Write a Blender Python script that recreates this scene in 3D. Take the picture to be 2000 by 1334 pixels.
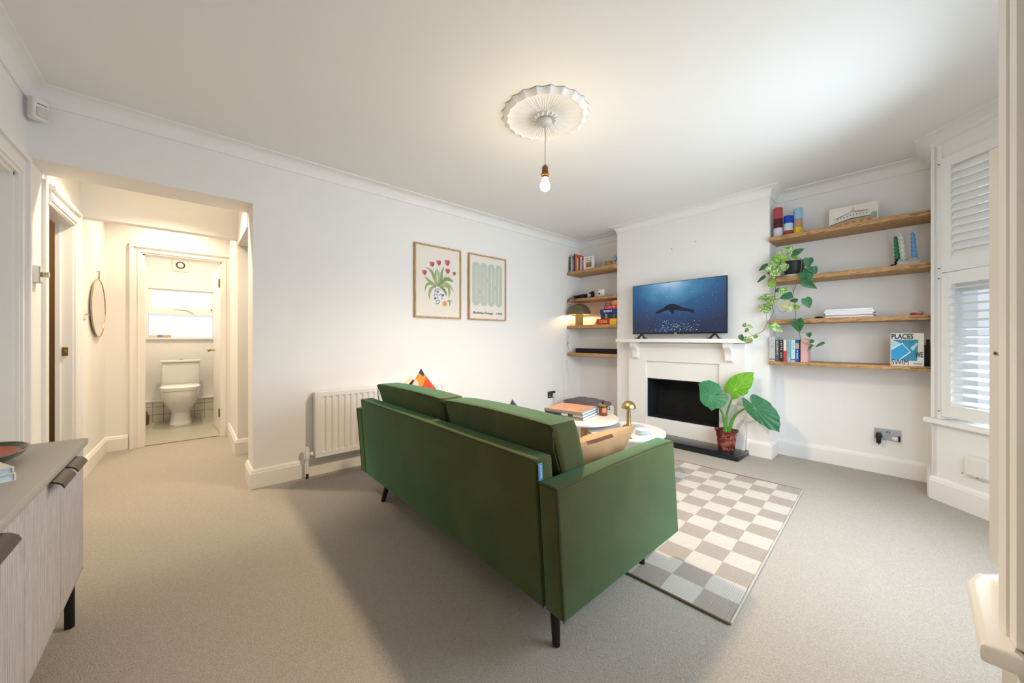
import bpy, bmesh, math, random
from mathutils import Vector, Matrix
random.seed(7)
for o in list(bpy.data.objects): bpy.data.objects.remove(o)
S = bpy.context.scene
COL = S.collection
R = math.radians

# ------------------------------------------------------------ camera
cam_d = bpy.data.cameras.new('camera'); cam = bpy.data.objects.new('camera', cam_d); COL.objects.link(cam)
cam_d.sensor_width = 36; cam_d.lens = 705/2000*36; cam_d.clip_start = .02
cam_d.shift_y = -4/2000
cam.location = (0, 0, 1.06)
cam.rotation_euler = (R(90), 0, -math.atan2(.666, .746))
S.camera = cam
# ------------------------------------------------------------ view, world, lights
S.view_settings.view_transform = 'Standard'; S.view_settings.look = 'None'
S.view_settings.exposure = 1.06; S.view_settings.gamma = 1; S.view_settings.use_curve_mapping = False
W = bpy.data.worlds.new('world'); S.world = W; W.use_nodes = True
bg = W.node_tree.nodes['Background']; bg.inputs[0].default_value = (.82, .91, 1, 1); bg.inputs[1].default_value = .42

def area(name, loc, aim, sx, sy, power, col, spread=180):
    l = bpy.data.lights.new(name, 'AREA'); l.shape = 'RECTANGLE'; l.size = sx; l.size_y = sy; l.energy = power; l.color = col; l.spread = R(spread)
    o = bpy.data.objects.new(name, l); COL.objects.link(o); o.location = loc
    o.rotation_euler = (Vector(aim)-Vector(loc)).to_track_quat('-Z', 'Y').to_euler(); o.visible_camera = False; return o
area('daylight_bay_front', (2.5, -.70, 1.30), (2.0, 2.0, .40), 1.0, 1.45, 14.5, (.76, .885, 1), 150)
area('daylight_bay_near', (1.70, -.40, 1.25), (3.0, 1.2, .55), .5, 1.3, 5.5, (.76, .885, 1), 140)
area('daylight_bay_far', (3.33, -.36, 1.25), (1.6, 1.4, .8), .5, 1.3, 9, (.76, .885, 1), 145)
def disc(name, loc, r, power, col, spread=180):
    l = bpy.data.lights.new(name, 'AREA'); l.shape = 'DISK'; l.size = r; l.energy = power; l.color = col; l.spread = R(spread)
    o = bpy.data.objects.new(name, l); COL.objects.link(o); o.location = loc
WARM = (1, .80, .56)
disc('hall_downlight_near', (-.13, 3.62, 2.37), .07, 7.5, WARM, 125)
bs = bpy.data.lights.new('bulb_fill_spot', 'SPOT'); bs.energy = 60; bs.color = (1, .76, .51); bs.spot_size = R(168); bs.spot_blend = .9; bs.shadow_soft_size = .07  # added spot below the glowing bulb, throws extra warm light downwards
bso = bpy.data.objects.new('bulb_fill_spot', bs); COL.objects.link(bso); bso.location = (1.600, 1.492, 1.92)
disc('hall_downlight_far', (-.13, 4.75, 2.37), .07, 4, WARM, 140)
disc('toilet_downlight', (-.02, 5.75, 2.28), .07, 6.5, (1, .84, .62))
disc('side_room_fill', (-1.3, 4.3, 2.37), .1, 3, (1, .75, .48))  # added lamp, itself unseen, brightens the room behind the open doorway

# ------------------------------------------------------------ materials
MATS = {}
def srgb(h):
    c = [int(h[i:i+2], 16)/255 for i in (0, 2, 4)]
    return tuple((x/12.92 if x <= .04045 else ((x+.055)/1.055)**2.4) for x in c)+(1,)
def mat(name, col, rough=.5, metal=0, noise=0, nscale=8, bump=0, bscale=200, emit=0, sheen=0, trans=0, coat=0, ior=1.45, spec=.5):
    if name in MATS: return MATS[name]
    m = bpy.data.materials.new(name); m.use_nodes = True; nt = m.node_tree; b = nt.nodes['Principled BSDF']
    c = srgb(col) if isinstance(col, str) else tuple(col)+(1,)
    b.inputs['Base Color'].default_value = c; b.inputs['Roughness'].default_value = rough; b.inputs['Metallic'].default_value = metal
    b.inputs['Specular IOR Level'].default_value = spec; b.inputs['IOR'].default_value = ior
    if sheen: b.inputs['Sheen Weight'].default_value = sheen; b.inputs['Sheen Tint'].default_value = c; b.inputs['Sheen Roughness'].default_value = .4
    if trans: b.inputs['Transmission Weight'].default_value = trans
    if coat: b.inputs['Coat Weight'].default_value = coat
    if name == 'frosted_glass': b.inputs['Base Color'].default_value = (.3, .32, .34, 1)
    if emit: b.inputs['Emission Color'].default_value = c; b.inputs['Emission Strength'].default_value = emit
    tc = nt.nodes.new('ShaderNodeTexCoord')
    if noise:
        n = nt.nodes.new('ShaderNodeTexNoise'); n.inputs['Scale'].default_value = nscale; n.inputs['Detail'].default_value = 4
        nt.links.new(tc.outputs['Object'], n.inputs['Vector'])
        r = nt.nodes.new('ShaderNodeValToRGB'); r.color_ramp.elements[0].position = .3; r.color_ramp.elements[1].position = .7
        r.color_ramp.elements[0].color = tuple(x*(1-noise) for x in c[:3])+(1,); r.color_ramp.elements[1].color = tuple(min(1, x*(1+noise)) for x in c[:3])+(1,)
        nt.links.new(n.outputs['Fac'], r.inputs['Fac']); nt.links.new(r.outputs['Color'], b.inputs['Base Color'])
    if bump:
        n2 = nt.nodes.new('ShaderNodeTexNoise'); n2.inputs['Scale'].default_value = bscale; n2.inputs['Detail'].default_value = 2
        nt.links.new(tc.outputs['Object'], n2.inputs['Vector'])
        bp = nt.nodes.new('ShaderNodeBump'); bp.inputs['Strength'].default_value = bump; bp.inputs['Distance'].default_value = .003
        nt.links.new(n2.outputs['Fac'], bp.inputs['Height']); nt.links.new(bp.outputs['Normal'], b.inputs['Normal'])
    MATS[name] = m; return m
def ramp_mat(name, cols, scale, axis_scale=(1, 1, 1), rough=.5, detail=6, dist=0, bump=.15, kind='noise'):
    if name in MATS: return MATS[name]
    m = bpy.data.materials.new(name); m.use_nodes = True; nt = m.node_tree; b = nt.nodes['Principled BSDF']
    b.inputs['Roughness'].default_value = rough
    tc = nt.nodes.new('ShaderNodeTexCoord'); mp = nt.nodes.new('ShaderNodeMapping'); mp.inputs['Scale'].default_value = axis_scale
    nt.links.new(tc.outputs['Object'], mp.inputs['Vector'])
    n = nt.nodes.new('ShaderNodeTexNoise'); n.inputs['Scale'].default_value = scale; n.inputs['Detail'].default_value = detail; n.inputs['Distortion'].default_value = dist
    nt.links.new(mp.outputs['Vector'], n.inputs['Vector'])
    r = nt.nodes.new('ShaderNodeValToRGB'); e = r.color_ramp.elements
    while len(e) < len(cols): e.new(.5)
    for i, (p, c) in enumerate(cols): e[i].position = p; e[i].color = srgb(c)
    nt.links.new(n.outputs['Fac'], r.inputs['Fac']); nt.links.new(r.outputs['Color'], b.inputs['Base Color'])
    if bump:
        bp = nt.nodes.new('ShaderNodeBump'); bp.inputs['Strength'].default_value = bump; bp.inputs['Distance'].default_value = .004
        nt.links.new(n.outputs['Fac'], bp.inputs['Height']); nt.links.new(bp.outputs['Normal'], b.inputs['Normal'])
    MATS[name] = m; return m

M_WALL = mat('wall_paint', (.87, .855, .835), .75, bump=.06, bscale=60, noise=.012, nscale=3)
M_CEIL = mat('ceiling_paint', (.88, .87, .85), .8, bump=.05, bscale=50)
M_TRIM = mat('trim_gloss', (.87, .85, .82), .38, bump=.04, bscale=25)
M_SHUT = mat('shutter_satin', (.84, .83, .80), .35)
M_GLOSSW = mat('white_enamel', (.82, .81, .79), .25)
M_CARPET = ramp_mat('carpet_wool', [(.25, '9b9388'), (.5, 'aba49a'), (.75, 'bbb5ab')], 260, rough=.95, detail=3, bump=.9)
M_LINO = mat('grey_vinyl', 'b3afa2', .3, noise=.04)
M_WOOD = ramp_mat('reclaimed_wood', [(.3, '6b4d30'), (.42, 'a47c50'), (.53, 'c49a66'), (.64, 'a87e50'), (.8, 'd8b688')], 9, (9, 1.3, 9), .6, 8, 1.2, .3)
M_OAK = ramp_mat('light_oak', [(.3, 'a97f4e'), (.7, 'd2ab78')], 10, (6, 6, 1), .5, 5, .6, .05)
M_VELVET = ramp_mat('green_velvet', [(.3, '4a4524'), (.7, '57522e')], 3, (1, 1, 1), .8, 5, 1.0, .05)
_b = M_VELVET.node_tree.nodes['Principled BSDF']; _b.inputs['Sheen Weight'].default_value = .40; _b.inputs['Sheen Tint'].default_value = (.16, .80, .52, 1); _b.inputs['Sheen Roughness'].default_value = .5; _b.inputs['Specular IOR Level'].default_value = .1
M_PIPE = mat('green_piping', '2f4024', .8)
M_BLACK = mat('black_satin', '0d0d0f', .35)
M_MATT = mat('black_matt', '141416', .7)
M_SLATE = mat('black_slate', '1b2024', .16, noise=.15, nscale=6)
M_SOOT = mat('soot', '16181a', .8, noise=.4, nscale=7)
M_BRASS = mat('brushed_brass', 'b59d68', .3, metal=1)
M_CHROME = mat('chrome', 'b8b6b0', .2, metal=1)
M_PAPER = mat('page_paper', 'e4e0d6', .8)
M_WHITE = mat('white_plastic', 'e6e4de', .4)
M_GLASS = mat('clear_glass', (1, 1, 1), .02, trans=1)
M_GREEN = mat('leaf_green', '2e6b33', .42, noise=.2, nscale=25)

# ------------------------------------------------------------ mesh helpers
BASE = {}
class MB:
    def __init__(s): s.v = []; s.f = []; s.m = []; s.smooth = []
    def add(s, vs, fs, mi=0, sm=False, fn=None):
        k = len(s.v)
        s.v += [tuple(fn(Vector(p))) if fn else tuple(p) for p in vs]
        for f in fs: s.f.append(tuple(i+k for i in f)); s.m.append(mi); s.smooth.append(sm)
        return s
    def box(s, x0, x1, y0, y1, z0, z1, mi=0, fn=None):
        vs = [(x, y, z) for x in (x0, x1) for y in (y0, y1) for z in (z0, z1)]
        return s.add(vs, [(0, 1, 3, 2), (4, 6, 7, 5), (0, 4, 5, 1), (2, 3, 7, 6), (0, 2, 6, 4), (1, 5, 7, 3)], mi, False, fn)
    def bm(s, b, mi=0, sm=True, fn=None):
        b.verts.ensure_lookup_table(); b.verts.index_update()
        s.add([v.co[:] for v in b.verts], [[v.index for v in f.verts] for f in b.faces], mi, sm, fn); b.free(); return s
    def rbox(s, x0, x1, y0, y1, z0, z1, r=.01, seg=3, mi=0, fn=None, sub=0):
        b = bmesh.new(); bmesh.ops.create_cube(b, size=1)
        if sub: bmesh.ops.subdivide_edges(b, edges=b.edges[:], cuts=sub, use_grid_fill=True)
        for v in b.verts: v.co = Vector((x0+(v.co.x+.5)*(x1-x0), y0+(v.co.y+.5)*(y1-y0), z0+(v.co.z+.5)*(z1-z0)))
        if sub:
            eps = 1e-6
            ed = [e for e in b.edges if len(e.link_faces) == 2 and e.link_faces[0].normal.dot(e.link_faces[1].normal) < .5]
        else: ed = b.edges[:]
        b.normal_update()
        if sub: ed = [e for e in b.edges if len(e.link_faces) == 2 and e.link_faces[0].normal.dot(e.link_faces[1].normal) < .5]
        bmesh.ops.bevel(b, geom=ed, offset=r, segments=seg, affect='EDGES', profile=.5)
        return s.bm(b, mi, True, fn)
    def prism(s, poly, z0, z1, mi=0, fn=None):
        n = len(poly); vs = [(x, y, z0) for x, y in poly]+[(x, y, z1) for x, y in poly]
        return s.add(vs, [tuple(range(n-1, -1, -1)), tuple(range(n, 2*n))]+[(i, (i+1) % n, n+(i+1) % n, n+i) for i in range(n)], mi, False, fn)
    def plate(s, poly, O, A, B, N, th, mi=0):
        """polygon given in (a,b) on a plane with origin O, axes A,B, extruded th along N"""
        O, A, B, N = map(Vector, (O, A, B, N)); n = len(poly)
        vs = [O+A*a+B*b for a, b in poly]; vs += [p+N*th for p in vs]
        return s.add(vs, [tuple(range(n)), tuple(range(2*n-1, n-1, -1))]+[(i, n+i, n+(i+1) % n, (i+1) % n) for i in range(n)], mi)
    def lathe(s, prof, c, n=32, mi=0, sm=True, fn=None, cap=True):
        vs = []; fs = []; k = len(prof)
        for i in range(n):
            a = 2*math.pi*i/n
            for r, z in prof: vs.append((c[0]+r*math.cos(a), c[1]+r*math.sin(a), c[2]+z))
        for i in range(n):
            j = (i+1) % n
            for q in range(k-1): fs.append((i*k+q, j*k+q, j*k+q+1, i*k+q+1))
        if prof[0] == prof[-1]: cap = False
        if cap and prof[0][0] > 1e-5: fs.append(tuple(i*k for i in range(n-1, -1, -1)))
        if cap and prof[-1][0] > 1e-5: fs.append(tuple(i*k+k-1 for i in range(n)))
        return s.add(vs, fs, mi, sm, fn)
    def tube(s, pts, r, n=8, mi=0, taper=None):
        P = [Vector(p) for p in pts]; vs = []; fs = []; up = Vector((.13, .27, .95)).normalized(); prev = None
        for i, p in enumerate(P):
            d = (P[min(i+1, len(P)-1)]-P[max(i-1, 0)]).normalized()
            a = d.cross(up) if prev is None else (prev-d*prev.dot(d))
            if a.length < 1e-4: a = d.cross(Vector((1, 0, 0)))
            a.normalize(); prev = a; b = d.cross(a)
            rr = r if taper is None else r+(taper-r)*i/(len(P)-1)
            for q in range(n):
                t = 2*math.pi*q/n; vs.append(p+a*math.cos(t)*rr+b*math.sin(t)*rr)
        for i in range(len(P)-1):
            for q in range(n): fs.append((i*n+q, i*n+(q+1) % n, (i+1)*n+(q+1) % n, (i+1)*n+q))
        fs.append(tuple(range(n-1, -1, -1))); fs.append(tuple((len(P)-1)*n+q for q in range(n)))
        return s.add(vs, fs, mi, True)
    def build(s, name, mats, parent=None, kind=None, at=None):
        if not isinstance(mats, (list, tuple)): mats = [mats]
        me = bpy.data.meshes.new(name)
        if parent is not None: base = BASE[parent.name]
        elif at is not None: base = Vector(at)
        else:
            xs, ys, zs = zip(*s.v); base = Vector(((min(xs)+max(xs))/2, (min(ys)+max(ys))/2, min(zs)))
        me.from_pydata([tuple(Vector(p)-base) for p in s.v], [], s.f)
        me.polygons.foreach_set('material_index', s.m); me.polygons.foreach_set('use_smooth', s.smooth)
        for m in mats: me.materials.append(m)
        b = bmesh.new(); b.from_mesh(me); bmesh.ops.recalc_face_normals(b, faces=b.faces[:]); b.to_mesh(me); b.free()
        me.update()
        try: me.set_sharp_from_angle(angle=R(40))
        except Exception: pass
        o = bpy.data.objects.new(name, me); COL.objects.link(o); BASE[o.name] = base
        if parent is None: o.location = base
        else: o.parent = parent
        if kind: o['kind'] = kind
        return o
def empty(name, loc, label, cat, group=None):
    o = bpy.data.objects.new(name, None); COL.objects.link(o); o.location = loc; o.empty_display_size = .05
    BASE[o.name] = Vector(loc); tag(o, label, cat, group); return o
def tag(o, label, cat, group=None):
    o['label'] = label; o['category'] = cat
    if group: o['group'] = group
    return o
def copy_thing(o, offset, label, parent=None):
    c = o.copy(); COL.objects.link(c); BASE[c.name] = BASE[o.name]+Vector(offset)
    if parent is None: c.location = BASE[c.name]; c['label'] = label
    else: c.parent = parent
    for ch in [k for k in bpy.data.objects if k.parent == o and k != c]: copy_thing(ch, offset, None, c)
    return c
def spline(pts, n=6):
    P = [Vector(p) for p in pts]; P = [P[0]*2-P[1]]+P+[P[-1]*2-P[-2]]; out = []
    for i in range(1, len(P)-2):
        for k in range(n):
            t = k/n; a, b, c, d = P[i-1:i+3]
            out.append(.5*((2*b)+(c-a)*t+(2*a-5*b+4*c-d)*t*t+(3*b-a-3*c+d)*t**3))
    out.append(P[-2]); return out
def text_part(txt, O, A, B, w, h, mat_, parent, name='lettering', th=.0008, bold=.0, label=None):
    """text filling a w x h box from O (bottom left), reading along A, up B; '~n' gives n illegible letter-sized marks"""
    if txt[0] == '~':
        rr = random.Random(len(txt)+int(txt[1:])*7); n = int(txt[1:]); A = Vector(A).normalized(); B = Vector(B).normalized(); N = A.cross(B); m = MB()
        for i in range(n):
            if rr.random() < .16 and 0 < i < n-1: continue
            a0, a1 = w*i/n, w*(i+rr.uniform(.5, .78))/n; b0, b1 = h*rr.uniform(0, .12), h*rr.uniform(.75, 1)
            m.plate([(a0, b0), (a1, b0), (a1, b1), (a0, b1)], Vector(O)+N*.0003, A, B, N, th)
        return m.build(name, mat_, parent)
    cu = bpy.data.curves.new('t', 'FONT'); cu.body = txt; cu.extrude = .002; cu.offset = bold; cu.resolution_u = 3
    to = bpy.data.objects.new('t', cu); COL.objects.link(to)
    bpy.context.view_layer.update()
    me = bpy.data.meshes.new_from_object(to.evaluated_get(bpy.context.evaluated_depsgraph_get()))
    bpy.data.objects.remove(to); bpy.data.curves.remove(cu)
    V = [v.co.copy() for v in me.vertices]; F = [tuple(p.vertices) for p in me.polygons]; bpy.data.meshes.remove(me)
    if not V: return
    x0 = min(v.x for v in V); x1 = max(v.x for v in V); y0 = min(v.y for v in V); y1 = max(v.y for v in V)
    A = Vector(A).normalized(); B = Vector(B).normalized(); N = A.cross(B); O = Vector(O)
    m = MB(); m.add([O+A*((v.x-x0)/(x1-x0)*w)+B*((v.y-y0)/(y1-y0)*h)+N*((v.z+.002)/.004*th+.0003) for v in V], F)
    o = m.build(name, mat_, parent)
    if label: o['label'] = label
    return o
def sweep(path, prof, closed=False):
    """sweep (offset,z) profile along plan polyline, offset to the left of travel"""
    n = len(path); P = [Vector((p[0], p[1])) for p in path]; m = MB(); k = len(prof); vs = []
    for i in range(n):
        d0 = (P[i]-P[i-1]).normalized() if (closed or i > 0) else (P[1]-P[0]).normalized()
        d1 = (P[(i+1) % n]-P[i]).normalized() if (closed or i < n-1) else d0
        n0 = Vector((-d0.y, d0.x)); n1 = Vector((-d1.y, d1.x)); q = (n0+n1)
        q = q/ max(.25, q.length_squared)*2 if q.length > 1e-5 else n0
        for off, z in prof: vs.append((P[i].x+q.x*off, P[i].y+q.y*off, z))
    fs = []
    for i in range(n if closed else n-1):
        j = (i+1) % n
        for a in range(k): b = (a+1) % k; fs.append((i*k+a, j*k+a, j*k+b, i*k+b))
    if not closed: fs += [tuple(range(k)), tuple((n-1)*k+a for a in range(k-1, -1, -1))]
    m.add(vs, fs); return m
POTHOS=[(3.74,.80,1.66,.775,1.60,.085,1),(3.75,.85,1.70,.80,1.635,.07,1),(3.76,.76,1.735,.715,1.765,.05,2),(3.75,.79,1.70,.835,1.64,.06,2),(3.8,0.741,1.799,0.693,1.85,0.053,1),(3.8,0.687,1.781,0.617,1.809,0.045,0),(3.77,0.779,1.778,0.769,1.837,0.026,1),(3.77,0.772,1.769,0.851,1.752,0.038,2),(3.77,0.791,1.757,0.775,1.713,0.038,2),(3.77,0.864,1.708,0.94,1.676,0.046,0),(3.77,0.803,1.714,0.87,1.74,0.027,1),(3.8,0.741,1.708,0.804,1.634,0.068,1),(3.77,0.791,1.681,0.854,1.637,0.053,2),(3.77,0.854,1.668,0.816,1.586,0.054,1),(3.77,0.88,1.613,0.958,1.572,0.031,0),(3.77,0.807,1.539,0.877,1.539,0.049,2),(3.8,0.594,1.732,0.594,1.652,0.055,0),(3.8,0.594,1.656,0.557,1.604,0.036,0),(3.8,0.56,1.658,0.549,1.588,0.036,0),(3.8,0.634,1.625,0.554,1.549,0.073,0),(3.8,0.634,1.552,0.539,1.47,0.055,0),(3.8,0.711,1.771,0.657,1.747,0.037,2),(3.77,0.775,1.49,0.822,1.472,0.03,0),(3.77,0.754,1.45,0.748,1.521,0.06,1),(3.77,0.693,1.434,0.782,1.411,0.052,0),(3.77,0.851,1.436,0.953,1.426,0.05,1),(3.77,0.803,1.387,0.893,1.421,0.068,1),(3.77,0.851,1.313,0.94,1.374,0.085,1),(3.77,0.658,1.379,0.714,1.395,0.033,0),(3.77,0.73,1.343,0.785,1.381,0.045,3),(3.77,0.693,1.311,0.742,1.322,0.044,3),(3.77,0.649,1.316,0.693,1.352,0.033,2),(3.77,0.606,1.397,0.575,1.315,0.058,0),(3.77,0.848,1.19,0.758,1.127,0.058,1),(3.77,0.661,1.232,0.652,1.118,0.073,0),(3.77,0.589,1.114,0.581,1.074,0.032,0),(3.77,0.558,1.056,0.581,1.027,0.025,0),(3.77,0.487,1.035,0.547,1.002,0.021,0),(3.77,0.561,1.017,0.595,0.966,0.018,0),(3.65,0.996,1.188,1.033,1.181,0.031,1),(3.65,0.982,1.183,0.94,1.163,0.023,1),(3.65,0.982,1.152,1.016,1.126,0.031,2),(3.65,0.919,1.098,0.942,1.067,0.03,2),(3.65,0.975,1.075,1.002,1.021,0.066,1),(3.65,1.043,1.099,1.019,1.044,0.035,0)]
STEMS=[[(3.77,0.779,1.74),(3.77,0.848,1.667),(3.77,0.838,1.535),(3.77,0.829,1.427)],[(3.77,0.766,1.738),(3.77,0.807,1.608),(3.77,0.807,1.531),(3.77,0.816,1.426),(3.77,0.822,1.403)],[(3.77,0.81,1.395),(3.77,0.832,1.351),(3.77,0.826,1.289),(3.756,0.864,1.206),(3.727,0.896,1.129),(3.65,0.982,1.079)],[(3.748,0.872,1.29),(3.751,0.869,1.237),(3.758,0.861,1.213)],[(3.8,0.646,1.737),(3.8,0.637,1.706),(3.8,0.64,1.633),(3.77,0.661,1.537),(3.77,0.688,1.444),(3.77,0.688,1.4),(3.77,0.676,1.369),(3.77,0.67,1.236),(3.77,0.661,1.177),(3.77,0.646,1.118),(3.77,0.635,1.052),(3.77,0.606,1.027),(3.77,0.561,1.017),(3.77,0.547,1.006)],[(3.77,0.649,1.327),(3.77,0.609,1.364)],[(3.77,0.803,1.356),(3.77,0.785,1.309),(3.77,0.754,1.293),(3.77,0.717,1.313)],[(3.8,0.64,1.707),(3.8,0.608,1.665)],[(3.679,0.95,1.09),(3.652,0.979,1.129),(3.65,0.982,1.152)],[(3.8,0.643,1.56),(3.77,0.682,1.51),(3.77,0.688,1.444)],[(3.77,0.646,1.118),(3.77,0.589,1.11)],[(3.77,0.618,1.067),(3.77,0.578,1.052)],[(3.77,0.688,1.4),(3.77,0.708,1.372),(3.77,0.717,1.343)],[(3.77,0.782,1.411),(3.77,0.803,1.387)],[(3.8,0.634,1.684),(3.8,0.628,1.723),(3.8,0.6,1.73)]]
A1=[(1.422,0.626),(1.379,0.655),(1.322,0.67),(1.27,0.658),(1.23,0.644),(1.204,0.618),(1.196,0.587),(1.198,0.567),(1.23,0.559),(1.24,0.546),(1.217,0.553),(1.185,0.564),(1.153,0.553),(1.135,0.524),(1.133,0.497),(1.16,0.458),(1.185,0.437),(1.23,0.424),(1.257,0.404),(1.273,0.407),(1.297,0.429),(1.327,0.434),(1.354,0.457),(1.375,0.473),(1.386,0.508),(1.389,0.545),(1.403,0.587)]
A2=[(0.96,0.768),(1.0,0.768),(1.042,0.762),(1.091,0.743),(1.128,0.722),(1.156,0.688),(1.185,0.647),(1.192,0.614),(1.188,0.586),(1.166,0.564),(1.147,0.564),(1.122,0.583),(1.104,0.597),(1.115,0.576),(1.128,0.557),(1.128,0.529),(1.097,0.519),(1.066,0.53),(1.051,0.556),(1.018,0.563),(0.994,0.583),(0.988,0.614),(0.97,0.64),(0.963,0.674),(0.958,0.708),(0.962,0.735)]
A3=[(1.036,0.54),(1.013,0.54),(0.983,0.52),(0.96,0.5),(0.948,0.478),(0.96,0.503),(0.974,0.535),(0.976,0.558),(0.96,0.579),(0.937,0.576),(0.903,0.56),(0.864,0.542),(0.831,0.517),(0.815,0.49),(0.788,0.465),(0.775,0.438),(0.762,0.408),(0.761,0.376),(0.755,0.351),(0.761,0.319),(0.761,0.285),(0.793,0.296),(0.826,0.3),(0.858,0.324),(0.897,0.343),(0.931,0.37),(0.966,0.402),(0.995,0.434),(1.019,0.482)]
# ============================================================ THE SETTING
H = 2.414
def struct(m, name, mats): return m.build(name, mats, kind='structure')
m = MB(); m.box(-2.2, 5.2, -1.6, 5.17, -.06, 0); struct(m, 'floor', M_CARPET)
m = MB(); m.box(-.7, .7, 5.12, 6.75, -.055, .002); struct(m, 'floor', M_LINO)
m = MB(); m.box(-2.2, 5.2, -1.6, 7, H, H+.06); struct(m, 'ceiling', M_CEIL)
m = MB(); m.box(-.6, .5, 5.19, 6.62, 2.29, 2.33); struct(m, 'ceiling', M_CEIL)
# left wall: two door openings
m = MB(); XL = -.645
SL = lambda v: Vector((v.x+(min(max(v.y, 3.45), 3.99)-3.99)*.024, v.y, v.z))
for y0, y1, z0, z1, xa in ((-.22, 2.2, 0, H, XL), (2.2, 2.961, 1.883, H, XL), (2.961, 3.42, 0, H, XL), (3.42, 3.45, 0, H, -.6455), (3.45, 3.99, 1.873, H, -.62)):
    m.box(xa-.12 if xa < -.64 else -.698, xa, y0, y1, z0, z1, fn=SL if xa > -.64 else None)
m.prism([(-.698, 3.99), (-.62, 3.99), (-.597, 5.12), (-.698, 5.12)], 0, H)
struct(m, 'wall_left', M_WALL)
# wall at the back with the wide opening to the hall
m = MB(); m.box(XL, .335, 3.145, 3.42, 2.03, H); m.box(.335, 4.3, 3.145, 3.42, 0, H); struct(m, 'wall_back', M_WALL)
# hall: header beam, end wall, right-hand wall, stair passage
m = MB(); m.box(-.62, .33, 4.2, 4.29, 1.99, H); struct(m, 'trim_1', M_WALL)
m = MB(); m.box(-.765, -.346, 5.09, 5.19, 0, H); m.box(.262, .5, 5.09, 5.19, 0, H); m.box(-.346, .262, 5.09, 5.19, 1.905, H); struct(m, 'wall_hall_end', M_WALL)
m = MB(); m.box(.33, .5, 4.17, 5.09, 0, H); m.box(.33, .43, 3.42, 4.17, 1.93, H); m.box(.5, 1.7, 4.17, 4.27, 0, H); m.box(1.6, 1.7, 3.42, 4.17, 0, H); struct(m, 'wall_hall_right', M_WALL)
# toilet walls
m = MB(); m.box(-.62, -.52, 5.19, 6.7, 0, 2.3); m.box(.42, .52, 5.19, 6.7, 0, 2.3)
m.box(-.52, -.40, 6.6, 6.7, 0, 2.3); m.box(.245, .42, 6.6, 6.7, 0, 2.3); m.box(-.40, .245, 6.6, 6.7, 0, 1.085); m.box(-.40, .245, 6.6, 6.7, 1.735, 2.3)
struct(m, 'wall_toilet', M_WALL)
# rooms behind the left doors, only seen through the open one
m = MB(); m.box(-1.9, -1.8, 1.9, 5.1, 0, H); m.box(-1.8, -.70, 5.0, 5.1, 0, H); m.box(-1.8, -.765, 1.9, 2.0, 0, H); struct(m, 'wall_far_room', mat('far_room_dim_tone', 'a98f6d', .8))  # the room's dim warm light is put into the brown wall colour
# fireplace wall with chimney breast (firebox opening cut out)
XB, XC = 4.09, 3.85
m = MB(); m.box(XB, XB+.25, -.2, 3.145, 0, H)
m.box(XC, XB, .87, 1.267, 0, H); m.box(XC, XB, 2.012, 2.405, 0, H); m.box(XC, XB, 1.267, 2.012, .632, H); m.box(XC, XB, 1.267, 2.012, 0, .19)
struct(m, 'wall_right', M_WALL)
# front wall and bay
BF = -.744
m = MB(); m.box(-.765, 1.02, -.32, -.12, 0, H); m.prism([(1.0, -.12), (1.08, -.118), (1.095, -.103), (1.315, -.124), (1.20, -.24), (1.0, -.32)], 0, H)
struct(m, 'wall_front', M_WALL)
m = MB()
# wall under / over the bay windows, near side, front, far side
def bay_band(z0, z1, t=.16, a=0):
    m.prism([(1.315, -.124), (1.95, BF), (1.95-.0, BF-t), (1.20, -.24-.05)], z0, z1)
    m.prism([(1.95, BF), (3.046, BF), (3.11, BF-t), (1.88, BF-t)], z0, z1)
    m.prism([(3.046, BF), (3.7165, -.0735), (3.80, -.13), (3.15, BF-t)], z0, z1)
bay_band(0, .505); bay_band(2.22, H)
m.prism([(3.72, -.07), (4.3, -.07), (4.3, -.3), (3.78, -.2)], 0, H)
m.prism([(3.7185, -.0715), (3.699, -.091), (3.82, -.19), (3.84, -.09)], 0, H)
for cx in ((1.95, BF), (3.046, BF)): m.box(cx[0]-.05, cx[0]+.05, BF-.12, BF+.01, 0, H)
struct(m, 'wall_bay', M_WALL)
# cornice all round
ROOM = [(XL, -.12), (1.08, -.12), (1.31, -.128), (1.95, BF), (3.046, BF), (3.72, -.07), (XB, -.07), (XB, .87), (XC, .87), (XC, 2.405), (XB, 2.405), (XB, 3.145), (XL, 3.145)]
p = .078
cov = [(0, H), (0, H-p-.006), (.006, H-p-.006), (.006, H-p)]+[(.006+(p-.012)*(1-math.cos(a)), H-.006-(p-.006)*(1-math.sin(a))) for a in [R(x) for x in (8, 22, 36, 50, 64, 78, 90)]]
cov = [(0, H), (0, H-p-.010), (.009, H-p-.010), (.009, H-p-.003)]+[(p-.004-(p-.009)*math.cos(R(a)), H-p-.002+(p-.006)*math.sin(R(a))) for a in (0, 15, 30, 45, 60, 75, 90)]+[(p, H-.008), (p, H)]
struct(sweep(ROOM, cov, closed=True), 'trim_2', M_CEIL)
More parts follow.
